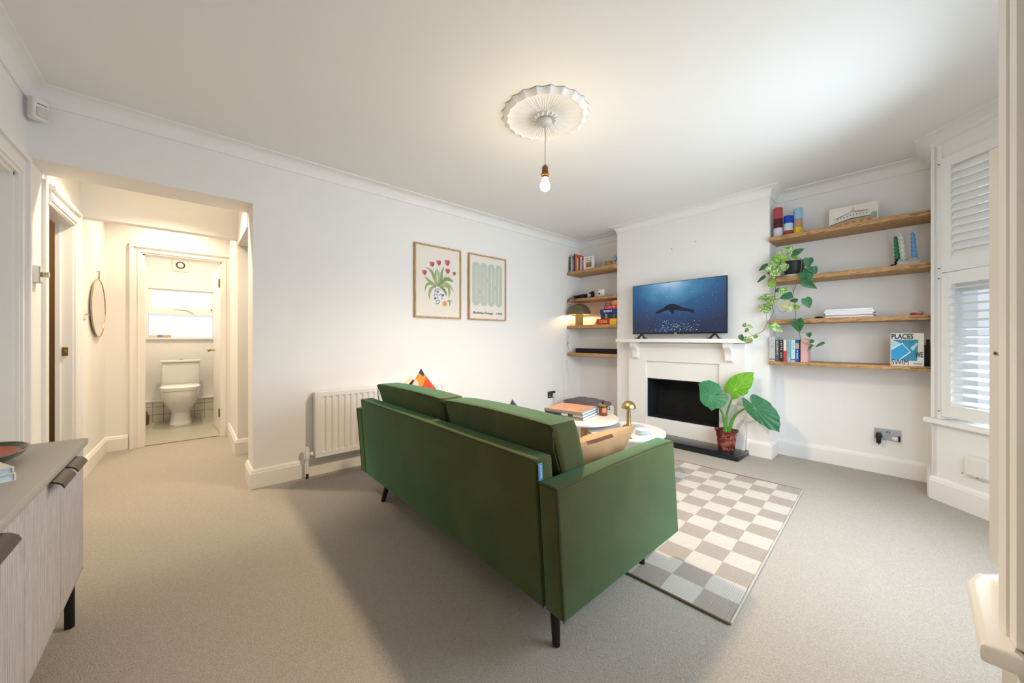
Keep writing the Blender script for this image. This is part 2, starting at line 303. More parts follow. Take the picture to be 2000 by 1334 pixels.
# skirting boards
def skirt(path, name, h=.145):
    prof = [(0, 0), (.02, 0), (.02, h-.028), (.016, h-.024), (.016, h-.018), (.010, h-.006), (.004, h), (0, h)]
    struct(sweep(path, prof), name, M_TRIM)
skirt([(3.70, 3.145), (.335, 3.145), (.335, 3.42), (.40, 3.42)][::1], 'baseboard_back', .135)
skirt([(XB, 2.405), (XB, 3.145), (3.69, 3.145)], 'baseboard_alcove_left', .135)
skirt([(XC, 2.225), (XC, 2.405), (XB, 2.405)], 'baseboard_chimney_left', .135)
skirt([(3.72, -.07), (XB, -.07), (XB, .87), (XC, .87), (XC, 1.045)], 'baseboard_alcove_right', .14)
skirt([(1.95, BF), (3.046, BF), (3.72, -.07)], 'baseboard_bay', .15)
skirt([(-.346-.1, 5.09), (-.60, 5.09), (-.617, 4.15)], 'baseboard_hall_left', .14)
skirt([(.9, 4.17), (.33, 4.17), (.33, 5.09)], 'baseboard_hall_right', .14)
# architraves
def architrave(name, y0, y1, ztop, x, w=.10, sides=(1, 1), ymin=-9, fn=None):
    """round an opening in the left wall, facing +x"""
    m = MB()
    for t, a, b in ((.014, 0, w), (.022, .018, .04), (.03, w-.035, w-.008)):
        if sides[0]: m.box(x, x+t, y0-b, y0-a, 0, ztop+a if a == 0 else ztop+b)
        if sides[1]: m.box(x, x+t, y1+a, y1+b, 0, ztop+b)
        m.box(x, x+t+.0005, max(y0-b, ymin), y1+b, ztop+a, ztop+b, fn=fn)
    struct(m, name, M_TRIM)
architrave('trim_3', 2.2, 2.961, 1.883, XL, .13)
m = MB(); m.box(-.64, -.605, 3.4556, 3.463, 1.866, 1.995, fn=SL); struct(m, 'trim_15', M_TRIM)
architrave('trim_4', 3.45, 3.99, 1.873, -.62, .12, (0, 1), 3.456, SL)
m = MB(); m.box(-.698, -.62, 3.985, 4.0, 0, 1.873); m.box(-.7655, -.628, 3.40, 3.4555, 0, 2.0); m.box(-.698, -.62, 3.44, 4.0, 1.865, 1.88)
m.box(-.697, -.675, 3.972, 3.986, 0, 1.87); struct(m, 'trim_5', M_TRIM)
m = MB(); m.box(-.765, XL, 2.945, 2.963, 0, 1.885); m.box(-.765, XL, 2.2, 2.963, 1.868, 1.885); struct(m, 'trim_6', M_TRIM)
m = MB()
for t, a, b in ((.014, 0, .095), (.022, .015, .035), (.03, .062, .088)):
    for x0, x1 in ((-.346-b, -.346-a), (.262+a, min(.262+b, .33))): m.box(x0, x1, 5.09-t, 5.09, 0, 1.905+b)
    m.box(-.346-b, min(.262+b, .33), 5.09-t-.0005, 5.09, 1.905+a, 1.905+b)
m.box(-.346, -.332, 5.085, 5.19, 0, 1.905); m.box(.25, .262, 5.085, 5.19, 0, 1.905); m.box(-.346, .262, 5.085, 5.19, 1.893, 1.905)
struct(m, 'trim_7', M_TRIM)
m = MB(); m.box(-.332, .25, 5.085, 5.10, 0, .006); struct(m, 'trim_8', M_BRASS)
# bay window, far side: line x-y = 3.79 ; s runs from the corner towards the camera
D = Vector((-.7071, -.7071, 0)); NI = Vector((-.7071, .7071, 0)); C0 = Vector((3.72, -.07, 0))
def wbox(m, s0, s1, n0, n1, z0, z1, mi=0, C=C0, Dv=D, Nv=NI):
    vs = [C+Dv*s+Nv*n+Vector((0, 0, z)) for s in (s0, s1) for n in (n0, n1) for z in (z0, z1)]
    m.add(vs, [(0, 1, 3, 2), (4, 6, 7, 5), (0, 4, 5, 1), (2, 3, 7, 6), (0, 2, 6, 4), (1, 5, 7, 3)], mi)
LS = .953
# sill
m = MB()
def sill_poly(e):  # nose projecting e into the room
    return [(3.72-.0, -.07+e*1.1), (3.72-e*.9, -.07+e*.9), (3.046-e*.4, BF+e), (1.95+e*.4, BF+e), (1.315+e*.6, -.124+e), (1.26, -.073), (1.012, -.073), (1.013, -.117), (1.095, -.103), (1.31, -.13), (1.25, -.24), (1.88, BF-.10), (3.11, BF-.10), (3.80, -.12)]
b = bmesh.new()
poly = [(3.755, -.045), (3.70, -.030), (3.029, -.703), (1.967, -.703), (1.318, -.090), (1.262, -.073), (1.012, -.073), (1.012, -.119), (1.30, -.16), (1.88, -.82), (3.11, -.82), (3.80, -.12)]
vb = [b.verts.new((x, y, .506)) for x, y in poly]; vt = [b.verts.new((x, y, .54)) for x, y in poly]
b.faces.new(vb[::-1]); b.faces.new(vt); n = len(poly)
for i in range(n): b.faces.new((vb[i], vb[(i+1) % n], vt[(i+1) % n], vt[i]))
bmesh.ops.bevel(b, geom=[e for e in b.edges if abs(e.verts[0].co.z-e.verts[1].co.z) < 1e-6 and min(b.verts[:].index(v) % n for v in e.verts) < 8], offset=.012, segments=3, affect='EDGES', profile=.6)
m.bm(b); struct(m, 'trim_9', M_TRIM)
# near window casing, architrave edge beside the camera
m = MB(); m.prism([(1.07, -.105), (1.095, -.0995), (1.100, -.112), (1.085, -.12), (1.06, -.125)], .541, 2.33)
m.prism([(1.035, -.112), (1.062, -.108), (1.066, -.122), (1.03, -.13)], .541, 2.33); struct(m, 'trim_10', M_TRIM)
# window casings (frame + glazing) of the three bay windows
def window(n, C, Dv, Nv, L, out=-.10):
    m = MB(); w = lambda *a: wbox(m, *a, C=C, Dv=Dv, Nv=Nv)
    w(0, .06, out-.03, out+.03, .54, 2.25); w(L-.06, L, out-.03, out+.03, .54, 2.25)
    w(.06, L-.06, out-.03, out+.03, .54, .60); w(.06, L-.06, out-.03, out+.03, 2.19, 2.25); w(.06, L-.06, out-.025, out+.025, 1.37, 1.43)
    f = struct(m, f'window_{n}', M_TRIM)
    g = MB(); wbox(g, .06, L-.06, out-.003, out+.003, .60, 2.19, C=C, Dv=Dv, Nv=Nv)
    go = g.build('glass_pane', mat('window_glass', (1, 1, 1), .0, trans=1, ior=1.01), None); go.parent = f; go.location = BASE[go.name]-BASE[f.name]
window(1, C0, D, NI, LS)
window(2, Vector((1.95, BF, 0)), Vector((1, 0, 0)), Vector((0, 1, 0)), 1.096, -.06)
window(3, Vector((1.315, -.124, 0)), Vector((.7071, -.7071, 0)), Vector((.7071, .7071, 0)), .88, -.08)
# plantation shutters: frame post, then panels with stiles, rails, louvres
def shutter(C, Dv, Nv, s0, s1, z0, z1, tilt, label, nl, off=.02, frame_at=None):
    root = empty('window_shutter', C+Dv*((s0+s1)/2)+Vector((0, 0, z0)), label, 'shutter', None)
    w = .052
    m = MB(); B = lambda *a: wbox(m, *a, C=C, Dv=Dv, Nv=Nv)
    B(s0, s0+w, off-.014, off+.014, z0, z1); m.build('stile', M_SHUT, root)
    m = MB(); wbox(m, s1-w, s1, off-.014, off+.014, z0, z1, C=C, Dv=Dv, Nv=Nv); m.build('stile', M_SHUT, root)
    rt, rb = (.065, .085) if z0 > 1 else (.075, .075)
    m = MB(); wbox(m, s0+w, s1-w, off-.013, off+.013, z1-rt, z1, C=C, Dv=Dv, Nv=Nv); m.build('rail', M_SHUT, root)
    m = MB(); wbox(m, s0+w, s1-w, off-.013, off+.013, z0, z0+rb, C=C, Dv=Dv, Nv=Nv); m.build('rail', M_SHUT, root)
    za, zb = z0+rb, z1-rt; st = (zb-za)/nl; half = .030
    ca, sa = math.cos(R(tilt)), math.sin(R(tilt))
    for i in range(nl):
        zc = za+st*(i+.5); m = MB()
        prof = [(math.cos(R(a))*half, math.sin(R(a))*.0052) for a in range(0, 360, 30)]
        vs = [C+Dv*s+Nv*(off+a*ca-b2*sa)+Vector((0, 0, zc-(a*sa+b2*ca))) for s in (s0+w+.002, s1-w-.002) for a, b2 in prof]
        k = len(prof); m.add(vs, [tuple(range(k)), tuple(range(2*k-1, k-1, -1))]+[(q, (q+1) % k, k+(q+1) % k, k+q) for q in range(k)], 0, True)
        m.build('louvre', M_SHUT, root)
    for z in ((z0+.03, z1-.03) if abs(C.x-3.72) < .01 and s0 < .2 else ()):
        m = MB(); c = C+Dv*(s0-.012)+Nv*(off+.018)+Vector((0, 0, z)); m.lathe([(.0, -.002), (.004, -.002), (.004, .002), (0, .002)], (0, 0, 0), 10, fn=lambda v, c=c: c+Nv*v.z+Dv*v.x+Vector((0, 0, v.y))); m.build('magnet_catch', mat('dark_screw', '55504a', .5), root)
    return root
m = MB(); wbox(m, .012, .032, -.09, .020, .541, 2.335); wbox(m, .032, .058, -.09, .010, .541, 2.335); wbox(m, .058, .083, -.09, .026, .541, 2.335); struct(m, 'trim_11', M_SHUT)
m = MB(); wbox(m, .083, LS-.02, -.09, .02, 2.23, 2.335); struct(m, 'trim_12', M_SHUT)
shutter(C0, D, NI, .088, .50, 1.492, 2.228, 62, 'closed white shutter panel of the upper tier at the far bay window', 12)
shutter(C0, D, NI, .088, .50, .565, 1.486, 12, 'open-slatted white shutter panel of the lower tier at the far bay window', 15)
shutter(C0, D, NI, .503, .93, 1.492, 2.228, 62, 'upper white shutter panel deeper in the bay, mostly behind the near trim at the right', 12)
shutter(C0, D, NI, .503, .93, .565, 1.486, 12, 'lower white shutter panel deeper in the bay, mostly behind the near trim at the right', 15)
NC = Vector((1.327, -.128, 0)); ND = Vector((.7071, -.7071, 0)); NN = Vector((.7071, .7071, 0))
shutter(NC, ND, NN, 0.0, .40, .56, 1.486, 12, 'lower shutter panel seen on edge beside the camera at the right margin', 15, off=.012)
shutter(NC, ND, NN, 0.0, .40, 1.492, 2.228, 62, 'upper shutter panel seen on edge at the right margin, top of frame', 12, off=-.004)
m = MB(); m.lathe([(0, -.001), (.004, -.001), (.004, .0015), (0, .0015)], (0, 0, 0), 12, fn=lambda v: Vector((1.3345, -.1165, 1.029))+Vector((-.70, -.02, 0))*v.z+Vector((.5, .5, 0))*v.x+Vector((0, 0, v.y)))
tag(m.build('catch_plate', mat('dark_brass', '6b5326', .4, 1)), 'tiny round brass catch on the edge of the near shutter', 'catch')
# doors
m = MB(); m.box(-.755, -.72, 2.205, 2.945, .005, 1.865)
for y0, y1, z0, z1 in ((2.30, 2.52, .18, .75), (2.62, 2.84, .18, .75), (2.30, 2.52, .95, 1.74), (2.62, 2.84, .95, 1.74)): m.box(-.722, -.716, y0, y1, z0, z1)
d1 = struct(m, 'door_1', M_TRIM)
# toilet door, opened into the toilet against its right wall
A = Vector((.256, 5.175, 0)); Bq = Vector((.222, 5.84, 0)); u_ = (Bq-A).normalized(); nn = Vector((u_.y, -u_.x, 0))
m = MB(); m.add([A+u_*s+nn*t+Vector((0, 0, z)) for s in (0, .666) for t in (0, .035) for z in (.008, 1.885)], [(0, 1, 3, 2), (4, 6, 7, 5), (0, 4, 5, 1), (2, 3, 7, 6), (0, 2, 6, 4), (1, 5, 7, 3)])
d2 = struct(m, 'door_2', M_TRIM)
def child_of(m, name, mt, par):
    BASE.setdefault(par.name, Vector(par.location)); return m.build(name, mt, par)
kp = A+u_*.61+Vector((0, 0, .93))
m = MB(); m.lathe([(.022, 0), (.022, .006), (.008, .01), (.008, .03), (.016, .036), (.024, .047), (.022, .058), (.01, .064), (0, .065)], (0, 0, 0), 20, fn=lambda v: kp-nn*v.z+u_*v.x+Vector((0, 0, v.y)))
child_of(m, 'door_knob', M_BRASS, d2)
for z in (1.68, .25):
    m = MB(); m.box(.236, .2495, 5.100, 5.165, z-.045, z+.045); child_of(m, 'hinge', mat('worn_brass', '9c8250', .45, 1), d2)
# toilet window
m = MB()
def fr(x0, x1, z0, z1, w, y0, y1):
    m.box(x0, x1, y0, y1, z1-w, z1); m.box(x0, x1, y0, y1, z0, z0+w); m.box(x0, x0+w, y0, y1, z0+w, z1-w); m.box(x1-w, x1, y0, y1, z0+w, z1-w)
m.box(-.45, .30, 6.585, 6.602, 1.725, 1.79); m.box(-.448, -.40, 6.585, 6.602, 1.085, 1.725); m.box(.245, .30, 6.585, 6.602, 1.085, 1.725)
m.box(-.40, .245, 6.60, 6.66, 1.395, 1.45); fr(-.40, .245, 1.45, 1.735, .028, 6.61, 6.645)
m.box(-.46, .31, 6.565, 6.66, 1.062, 1.086)
w4 = struct(m, 'window_4', M_TRIM)
m = MB(); m.box(-.372, .217, 6.63, 6.636, 1.478, 1.707); child_of(m, 'frosted_pane', mat('frosted_glass', (.86, .93, 1), .6, emit=.34), w4)
m = MB(); m.box(-.395, .24, 6.63, 6.636, 1.086, 1.395); child_of(m, 'frosted_pane', MATS['frosted_glass'], w4)
m = MB(); m.tube([(-.09, 6.60, 1.462), (-.02, 6.585, 1.455), (.03, 6.58, 1.43), (.045, 6.58, 1.41)], .006); m.tube([(-.16, 6.602, 1.463), (.0, 6.602, 1.463)], .004); child_of(m, 'casement_stay', M_WHITE, w4)
m = MB(); m.box(.222, .235, 6.60, 6.61, 1.462, 1.485); child_of(m, 'window_catch', M_CHROME, w4)
# tiled boxing along the toilet's back wall
def tile_mat():
    m = bpy.data.materials.new('white_tiles'); m.use_nodes = True; nt = m.node_tree; b = nt.nodes['Principled BSDF']; b.inputs['Roughness'].default_value = .2
    tc = nt.nodes.new('ShaderNodeTexCoord'); sx = nt.nodes.new('ShaderNodeSeparateXYZ'); cb = nt.nodes.new('ShaderNodeCombineXYZ'); nt.links.new(tc.outputs['Object'], sx.inputs[0]); nt.links.new(sx.outputs['X'], cb.inputs['X']); nt.links.new(sx.outputs['Z'], cb.inputs['Y'])
    k = nt.nodes.new('ShaderNodeTexBrick'); k.offset = 0; k.inputs['Scale'].default_value = 1; k.inputs['Brick Width'].default_value = .1; k.inputs['Row Height'].default_value = .1; k.inputs['Mortar Size'].default_value = .0022; k.inputs['Mortar Smooth'].default_value = 0
    k.inputs['Color1'].default_value = srgb('ded9cc'); k.inputs['Color2'].default_value = srgb('d9d4c6'); k.inputs['Mortar'].default_value = srgb('54452f')
    nt.links.new(cb.outputs[0], k.inputs['Vector']); nt.links.new(k.outputs['Color'], b.inputs['Base Color']); return m
m = MB(); m.box(-.52, .42, 6.46, 6.6, 0, .262); m.box(-.52, .42, 6.45, 6.6, .262, .272, 1); o = struct(m, 'trim_13', [tile_mat(), M_TRIM])
# chimneypiece hearth, firebox
# ============================================================ FIREPLACE
fp = empty('fireplace', (3.80, 1.64, 0), 'white painted fireplace surround with corbelled mantel and black firebox', 'fireplace')
m = MB(); m.box(3.80, 3.849, 1.05, 1.264, .042, 1.02); m.box(3.80, 3.849, 2.016, 2.22, .042, 1.02); m.box(3.80, 3.849, 1.264, 2.016, .822, 1.02); m.build('surround', M_TRIM, fp)
m = MB(); m.box(3.822, 3.849, 1.264, 2.016, .632, .822); m.box(3.822, 3.849, 1.264, 2.016, .042, .200); m.box(3.822, 3.849, 1.264, 1.270, .2, .632); m.box(3.822, 3.849, 2.010, 2.016, .2, .632); m.build('inner_panel', M_WALL, fp)
m = MB(); m.rbox(3.655, 3.849, 1.02, 2.306, 1.028, 1.067, .004, 2); m.build('mantel_shelf', M_TRIM, fp)
for y in (1.14, 2.09):
    m = MB(); pr_ = [(3.80, 1.028), (3.69, 1.028), (3.69, 1.008), (3.697, .985), (3.715, .968), (3.738, .95), (3.752, .925), (3.757, .90), (3.757, .862), (3.768, .85), (3.80, .848)]
    m.plate([(x-3.80, z) for x, z in pr_], (3.80, y, 0), (1, 0, 0), (0, 0, 1), (0, 1, 0), .06); m.build('corbel', M_TRIM, fp)
m = MB(); x0, x1, y0, y1, z0, z1 = 3.835, 4.085, 1.271, 2.009, .195, .63
m.box(x1-.012, x1, y0, y1, z0, z1); m.box(x0, x1-.012, y0, y0+.01, z0, z1); m.box(x0, x1-.012, y1-.01, y1, z0, z1); m.box(x0, x1-.012, y0+.01, y1-.01, z0, z0+.012); m.box(x0, x1-.012, y0+.01, y1-.01, z1-.012, z1)
m.build('firebox', M_SOOT, fp)
m = MB(); m.rbox(3.532, 3.849, 1.025, 2.25, 0, .042, .004, 2); tag(m.build('hearth_slab', M_SLATE), 'polished black slate hearth slab in front of the fireplace', 'hearth')
# ============================================================ TELEVISION
tv = empty('television', (3.76, 1.66, 1.067), 'flat screen television on the mantel showing a seal under water', 'television')
M_TV = mat('tv_bezel', '1b1c1f', .3)
m = MB(); m.rbox(3.742, 3.775, 1.178, 2.141, 1.118, 1.662, .003, 2); m.box(3.77, 3.80, 1.35, 1.97, 1.18, 1.50); m.build('casing', M_TV, tv)
def screen_mat():
    m = bpy.data.materials.new('sea_picture'); m.use_nodes = True; nt = m.node_tree; b = nt.nodes['Principled BSDF']
    tc = nt.nodes.new('ShaderNodeTexCoord'); sx = nt.nodes.new('ShaderNodeSeparateXYZ'); nt.links.new(tc.outputs['Generated'], sx.inputs[0])
    def mth(op, a, b_, c=None):
        n = nt.nodes.new('ShaderNodeMath'); n.operation = op
        for i, q in enumerate((a, b_)+((c,) if c is not None else ())):
            if isinstance(q, (int, float)): n.inputs[i].default_value = q
            else: nt.links.new(q, n.inputs[i])
        return n.outputs[0]
    Y, Z = sx.outputs['Y'], sx.outputs['Z']
    dy = mth('MULTIPLY', mth('SUBTRACT', Y, .55), 1.15); dz = mth('MULTIPLY', mth('SUBTRACT', Z, 1.03), 1.05)
    r = mth('SQRT', mth('ADD', mth('MULTIPLY', dy, dy), mth('MULTIPLY', dz, dz)), 0)
    nz = nt.nodes.new('ShaderNodeTexNoise'); nz.inputs['Scale'].default_value = 5; nz.inputs['Detail'].default_value = 5; nt.links.new(tc.outputs['Generated'], nz.inputs['Vector'])
    v = mth('ADD', r, mth('MULTIPLY', mth('SUBTRACT', nz.outputs['Fac'], .5), .28))
    cr = nt.nodes.new('ShaderNodeValToRGB'); e = cr.color_ramp.elements
    for p_, c in ((0, 'b4c8da'), (.14, '709dc0'), (.32, '3c7b9f'), (.54, '1b527e'), (.76, '123a68'), (1, '0a2144')):
        if p_ in (0, 1): q = e[0 if p_ == 0 else -1]
        else: q = e.new(p_)
        q.position = p_; q.color = srgb(c)
    nt.links.new(v, cr.inputs['Fac']); nt.links.new(cr.outputs['Color'], b.inputs['Emission Color']); b.inputs['Emission Strength'].default_value = .52
    b.inputs['Base Color'].default_value = (.01, .01, .012, 1); b.inputs['Roughness'].default_value = .25; return m
m = MB(); m.box(3.7405, 3.7425, 1.184, 2.135, 1.135, 1.656); scr = m.build('screen', screen_mat(), tv)
BASE[scr.name] = BASE[tv.name]
TY = lambda u: 2.141-(u)*.963   # across the picture
TZ = lambda v: 1.662-v*.544
def pic(pts, name, mt, th=.0006, x=3.7400):
    m = MB(); m.plate([(TY(a), TZ(b)) for a, b in pts], (x, 0, 0), (0, 1, 0), (0, 0, 1), (-1, 0, 0), th); m.build(name, mt, scr)
M_SEAL = mat('seal_picture', (.006, .012, .03), .6, emit=.0)
# silhouette sampled across the image (u to the right, v down)
pic([(.275, .595), (.285, .565), (.32, .53), (.37, .50), (.40, .455), (.44, .43), (.49, .43), (.53, .46), (.57, .50), (.62, .525), (.67, .548), (.70, .57), (.692, .59), (.697, .61), (.675, .615), (.64, .585), (.58, .57), (.52, .555), (.49, .55), (.488, .59), (.487, .627), (.46, .60), (.44, .555), (.42, .54), (.385, .555), (.34, .585), (.30, .60)], 'seal_figure', M_SEAL)
rb = random.Random(3); m = MB()
for i in range(230):
    if i < 130: a, b2 = rb.gauss(.5, .12), rb.gauss(.88, .06)
    else: a, b2 = rb.uniform(.03, .97), rb.uniform(.12, .96)
    if not (.02 < a < .98 and .08 < b2 < .955): continue
    q = rb.uniform(.0010, .0028) if i < 130 else rb.uniform(.0006, .0016)
    m.plate([(TY(a)+q*math.cos(t), TZ(b2)+q*math.sin(t)) for t in (0, 1.05, 2.1, 3.14, 4.2, 5.2)], (3.7400, 0, 0), (0, 1, 0), (0, 0, 1), (-1, 0, 0), .0005)
o = m.build('bubbles', mat('bubble_light', 'a9cde6', .5, emit=.7), scr); o['kind'] = 'stuff'
for y in (1.28, 2.03):
    m = MB()
    m.plate([(y-.004, 1.122), (y+.012, 1.122), (y+.062, 1.067), (y+.042, 1.067), (y, 1.108), (y-.030, 1.067), (y-.046, 1.067)], (3.738, 0, 0), (0, 1, 0), (0, 0, 1), (1, 0, 0), .016)
    m.box(3.70, 3.79, y+.044, y+.060, 1.0672, 1.075); m.box(3.70, 3.79, y-.044, y-.032, 1.0672, 1.075)
    m.build('foot', mat('tv_foot', '2a2b2e', .3, .5), tv)
m = MB(); m.box(3.7395, 3.7420, 1.645, 1.668, 1.121, 1.129); m.build('logo', mat('silver_print', 'c9ccd0', .4), tv)
# ============================================================ SHELVES
def shelf(y0, y1, zt, th, label, group, x0=3.805, tilt=0, live=False):
    m = MB()
    m.rbox(x0, 4.088, y0, y1, zt-th, zt, .004, 2, sub=0)
    if live:
        rr = random.Random(5); n = 26; m = MB()
        top = []; 
        for i in range(n+1):
            y = y0+(y1-y0)*i/n; top.append((x0+rr.uniform(-.008, .006), y, zt+rr.uniform(-.002, .002)))
        vs = []
        for (x, y, z) in top: vs += [(4.088, y, zt-th), (x+.012, y, zt-th), (x, y, zt-.012), (x+.010, y, z), (4.088, y, zt)]
        fs = []
        for i in range(n):
            for q in range(5): fs.append((i*5+q, i*5+(q+1) % 5, (i+1)*5+(q+1) % 5, (i+1)*5+q))
        fs += [tuple(range(5)), tuple(n*5+q for q in range(4, -1, -1))]; m.add(vs, fs)
    o = m.build('wall_shelf', M_WOOD); tag(o, label, 'shelf', group); return o
RS = [(1.959, .036), (1.597, .038), (1.233, .036), (.870, .030)]
for (z, t), w in zip(RS, ('topmost', 'second from top', 'third from top', 'lowest')):
    shelf(-.068, .868, z, t, f'rough wooden shelf right of the chimney, {w} of four', 'shelves in the right alcove')
for (z, t), w in zip([(1.965, .040), (1.597, .034), (1.245, .041), (.883, .040)], ('topmost', 'second from top, ragged front edge,', 'third from top', 'lowest')):
    shelf(2.407, 3.143, z, t, f'rough wooden shelf left of the chimney, {w} of four', 'shelves in the left alcove', x0=3.797, live=(z == 1.597))
# ============================================================ BOOKS AND THINGS, RIGHT ALCOVE
def book_upright(y0, y1, x0, x1, z0, h, label, spine, group, pieces=(), txt=None, tcol=None, lean=0, cat='book'):
    """spine faces -x; y0<y1; pieces = [(frac0,frac1,colour)] bands on the spine"""
    r = empty('book', ((x0+x1)/2, (y0+y1)/2, z0), label, cat, group)
    ms = mat('cover_'+spine, spine, .5); w = y1-y0
    m = MB(); m.box(x0, x0+.003, y0, y1, z0, z0+h); m.box(x0+.003, x1, y0, y0+.002, z0, z0+h); m.box(x0+.003, x1, y1-.002, y1, z0, z0+h); m.build('cover', ms, r)
    m = MB(); m.box(x0+.0035, x1-.004, y0+.0022, y1-.0022, z0+.003, z0+h-.004); m.build('pages', M_PAPER, r)
    for a, b2, c in pieces:
        m = MB(); m.box(x0-.0006, x0, y0+.0005, y1-.0005, z0+h*a, z0+h*b2); m.build('spine_panel', mat('ink_'+c, c, .5), r)
    if txt:
        for t, a, b2, fr_ in txt:
            # reading downwards along the spine
            tw = h*(b2-a); th_ = w*fr_
            text_part(t, (x0-.0008, y0+(w-th_)/2, z0+h*b2), (0, 0, -1), (0, 1, 0), tw, th_, mat('ink_'+tcol, tcol, .5), r, 'spine_lettering')
    return r
gR = 'upright books on the lowest right shelf'
z0 = .871; X0 = 3.815
# order from the chimney (large y) towards the window
book_upright(.822, .864, X0, 3.98, z0, .214, 'thick pale grey book against the chimney, tallest of its row', 'b9bdbf', gR, [(.06, .09, '3a3d40')], [('~5', .55, .64, .3)], '6d7174')
book_upright(.794, .820, X0, 3.96, z0, .185, 'slate grey paperback with yellow spine writing beside the thick grey book', '4d5a5c', gR, [(.30, .36, '5f8f86')], [('~14', .36, .95, .45)], 'c9cf9a')
book_upright(.764, .792, X0, 3.96, z0, .185, 'black book with pale block letters on its spine', '2a1d1f', gR, [(.0, .12, '3a1418')], [('~9', .14, .95, .5)], 'a9a29c')
book_upright(.741, .762, X0, 3.95, z0, .185, 'slim book with cream and red halved spine', 'e6d8cb', gR, [(.0, .5, 'd0343f')], [('~12', .08, .44, .35)], '8e1d28')
book_upright(.712, .736, X0, 3.96, z0, .185, 'turquoise book with dark capitals down its spine', '8cc0cc', gR, [], [('EMOTION BY DESIGN', .22, .96, .5)], '16506a')
book_upright(.682, .709, X0, 3.96, z0, .185, 'pale ice blue book with faint grey spine print', 'bcd6de', gR, [(.07, .12, '3e5a55')], [('~11', .35, .85, .4)], '8b99a5')
book_upright(.656, .680, X0, 3.96, z0, .185, 'royal blue book with light oblong on its spine', '234f9c', gR, [(.60, .86, 'a9ae8c')], [('~10', .12, .52, .42)], 'c8e2f5')
book_upright(.646, .6555, X0, 3.95, z0, .183, 'thin black slab standing in for the dark gap beside the pink book', '121013', gR)  # shaded gap between the books, filled with a black slab
book_upright(.600, .645, X0, 3.95, z0, .196, 'pale pink book at the window end of its row with patterned cover', 'dba9a6', gR, [], None)
sw = empty('coffee_table_book', (3.88, .045, .870), 'square face-out book with a blue swimming pool cover on the lowest right shelf', 'book')
LEAN = .055
def swf(v): return Vector((v.x+(v.z-.870)*LEAN*2.2, v.y, v.z))
m = MB(); m.box(3.822, 3.825, -.036, .126, .871, 1.105, fn=swf); m.box(3.857, 3.860, -.036, .126, .871, 1.105, fn=swf); m.box(3.825, 3.857, .123, .126, .871, 1.105, fn=swf); m.build('cover', mat('cover_cream', 'e2dcd2', .5), sw)
m = MB(); m.box(3.825, 3.857, -.033, .123, .873, 1.102, fn=swf); m.build('pages', mat('page_grey', 'bdc3cc', .7), sw)
BX = Vector((LEAN*2.2, 0, 1)).normalized(); bo = lambda a, b2: Vector((3.8218, .126-.162*a, .871+.234*b2))+Vector(((.234*b2)*LEAN*2.2, 0, 0))
def swp(pts, name, c, k=0):
    m = MB(); P = [bo(a, b2) for a, b2 in pts]; n = len(P)
    m.add([p+Vector((-.0004-k*.0003, 0, 0)) for p in P]+[p for p in P], [tuple(range(n)), tuple(range(2*n-1, n-1, -1))]+[(i, (i+1) % n, n+(i+1) % n, n+i) for i in range(n)])
    m.build(name, mat('swimcol_'+c, c, .45, noise=.12 if k == 0 else 0, nscale=60), sw)
swp([(.02, .175), (.80, .155), (.84, .80), (.02, .80)], 'cover_picture', '2b86a4')
swp([(.02, .46), (.37, .665), (.08, .79), (.02, .79)], 'cover_picture', 'a8ccd2', 1)
swp([(.02, .175), (.30, .175), (.59, .42), (.37, .68), (.02, .47)], 'pool_picture', '1f97cb', 2)
swp([(.37, .71), (.39, .66), (.62, .425), (.60, .40), (.28, .175), (.25, .175), (.585, .43), (.36, .67), (.02, .475), (.02, .50)], 'pool_edge', 'dfe9ec', 3)
swp([(.60, .55), (.80, .72), (.82, .66), (.68, .46)], 'surf_picture', 'a7d0da', 1)
INK = mat('ink_black', '1a1615', .5)
text_part('PLACES', bo(.03, .825)+Vector((-.002, 0, 0)), (0, -1, 0), BX, .107, .036, INK, sw, 'title_lettering', bold=.02)
text_part('WE', bo(.745, .27)+Vector((-.002, 0, 0)), (0, -1, 0), BX, .036, .037, INK, sw, 'title_lettering', bold=.02)
text_part('SWIM', bo(.03, .03)+Vector((-.002, 0, 0)), (0, -1, 0), BX, .084, .038, INK, sw, 'title_lettering', bold=.0)
text_part('Sydney', bo(.70, .045)+Vector((-.002, 0, 0)), (0, -1, 0), BX, .040, .014, INK, sw, 'place_lettering')
m = MB(); m.rbox(3.90, 4.05, -.064, -.048, .871, 1.06, .002, 1); m.box(3.895, 3.90, -.066, -.03, .871, 1.02)
tag(m.build('picture_frame', mat('dark_wood', '2f221c', .5)), 'dark brown frame tucked behind the swimming pool book', 'frame')
# third shelf: magazines, black thing, red thing
zz = 1.2335; cols = [('f1efea', .013, .0), ('b8434f', .004, .004), ('efeef0', .017, -.003), ('e8ecef', .020, .004), ('f2f3f2', .012, -.002)]
for i, (c, h, dy) in enumerate(cols):
    m = MB(); m.rbox(3.835, 4.02, .215-dy, .494+dy, zz+.0003, zz+h, .0012, 1)
    if h > .01: m.box(3.8345, 3.84, .215-dy+.01, .494+dy-.01, zz+h*.35, zz+h*.38, 1)
    zz += h+.0003
    nm = ['bottom white magazine of the flat pile on the third right shelf', 'thin raspberry red booklet second from bottom in the flat pile', 'white magazine in the middle of the flat pile', 'thick pale grey magazine second from top of the flat pile', 'uppermost white magazine of the flat pile on the third right shelf'][i]
    tag(m.build('magazine', [mat('mag_'+c, c, .5), mat('mag_line', '8a94a0', .5)]), nm, 'magazine', 'flat pile of magazines on the third right shelf')
m = MB(); m.lathe([(0, 0), (.018, .001), (.022, .006), (.016, .013), (0, .016)], (0, 0, 0), 20, fn=lambda v: Vector((3.86+v.x, .535+v.y*1.4, 1.2335+v.z))); m.build
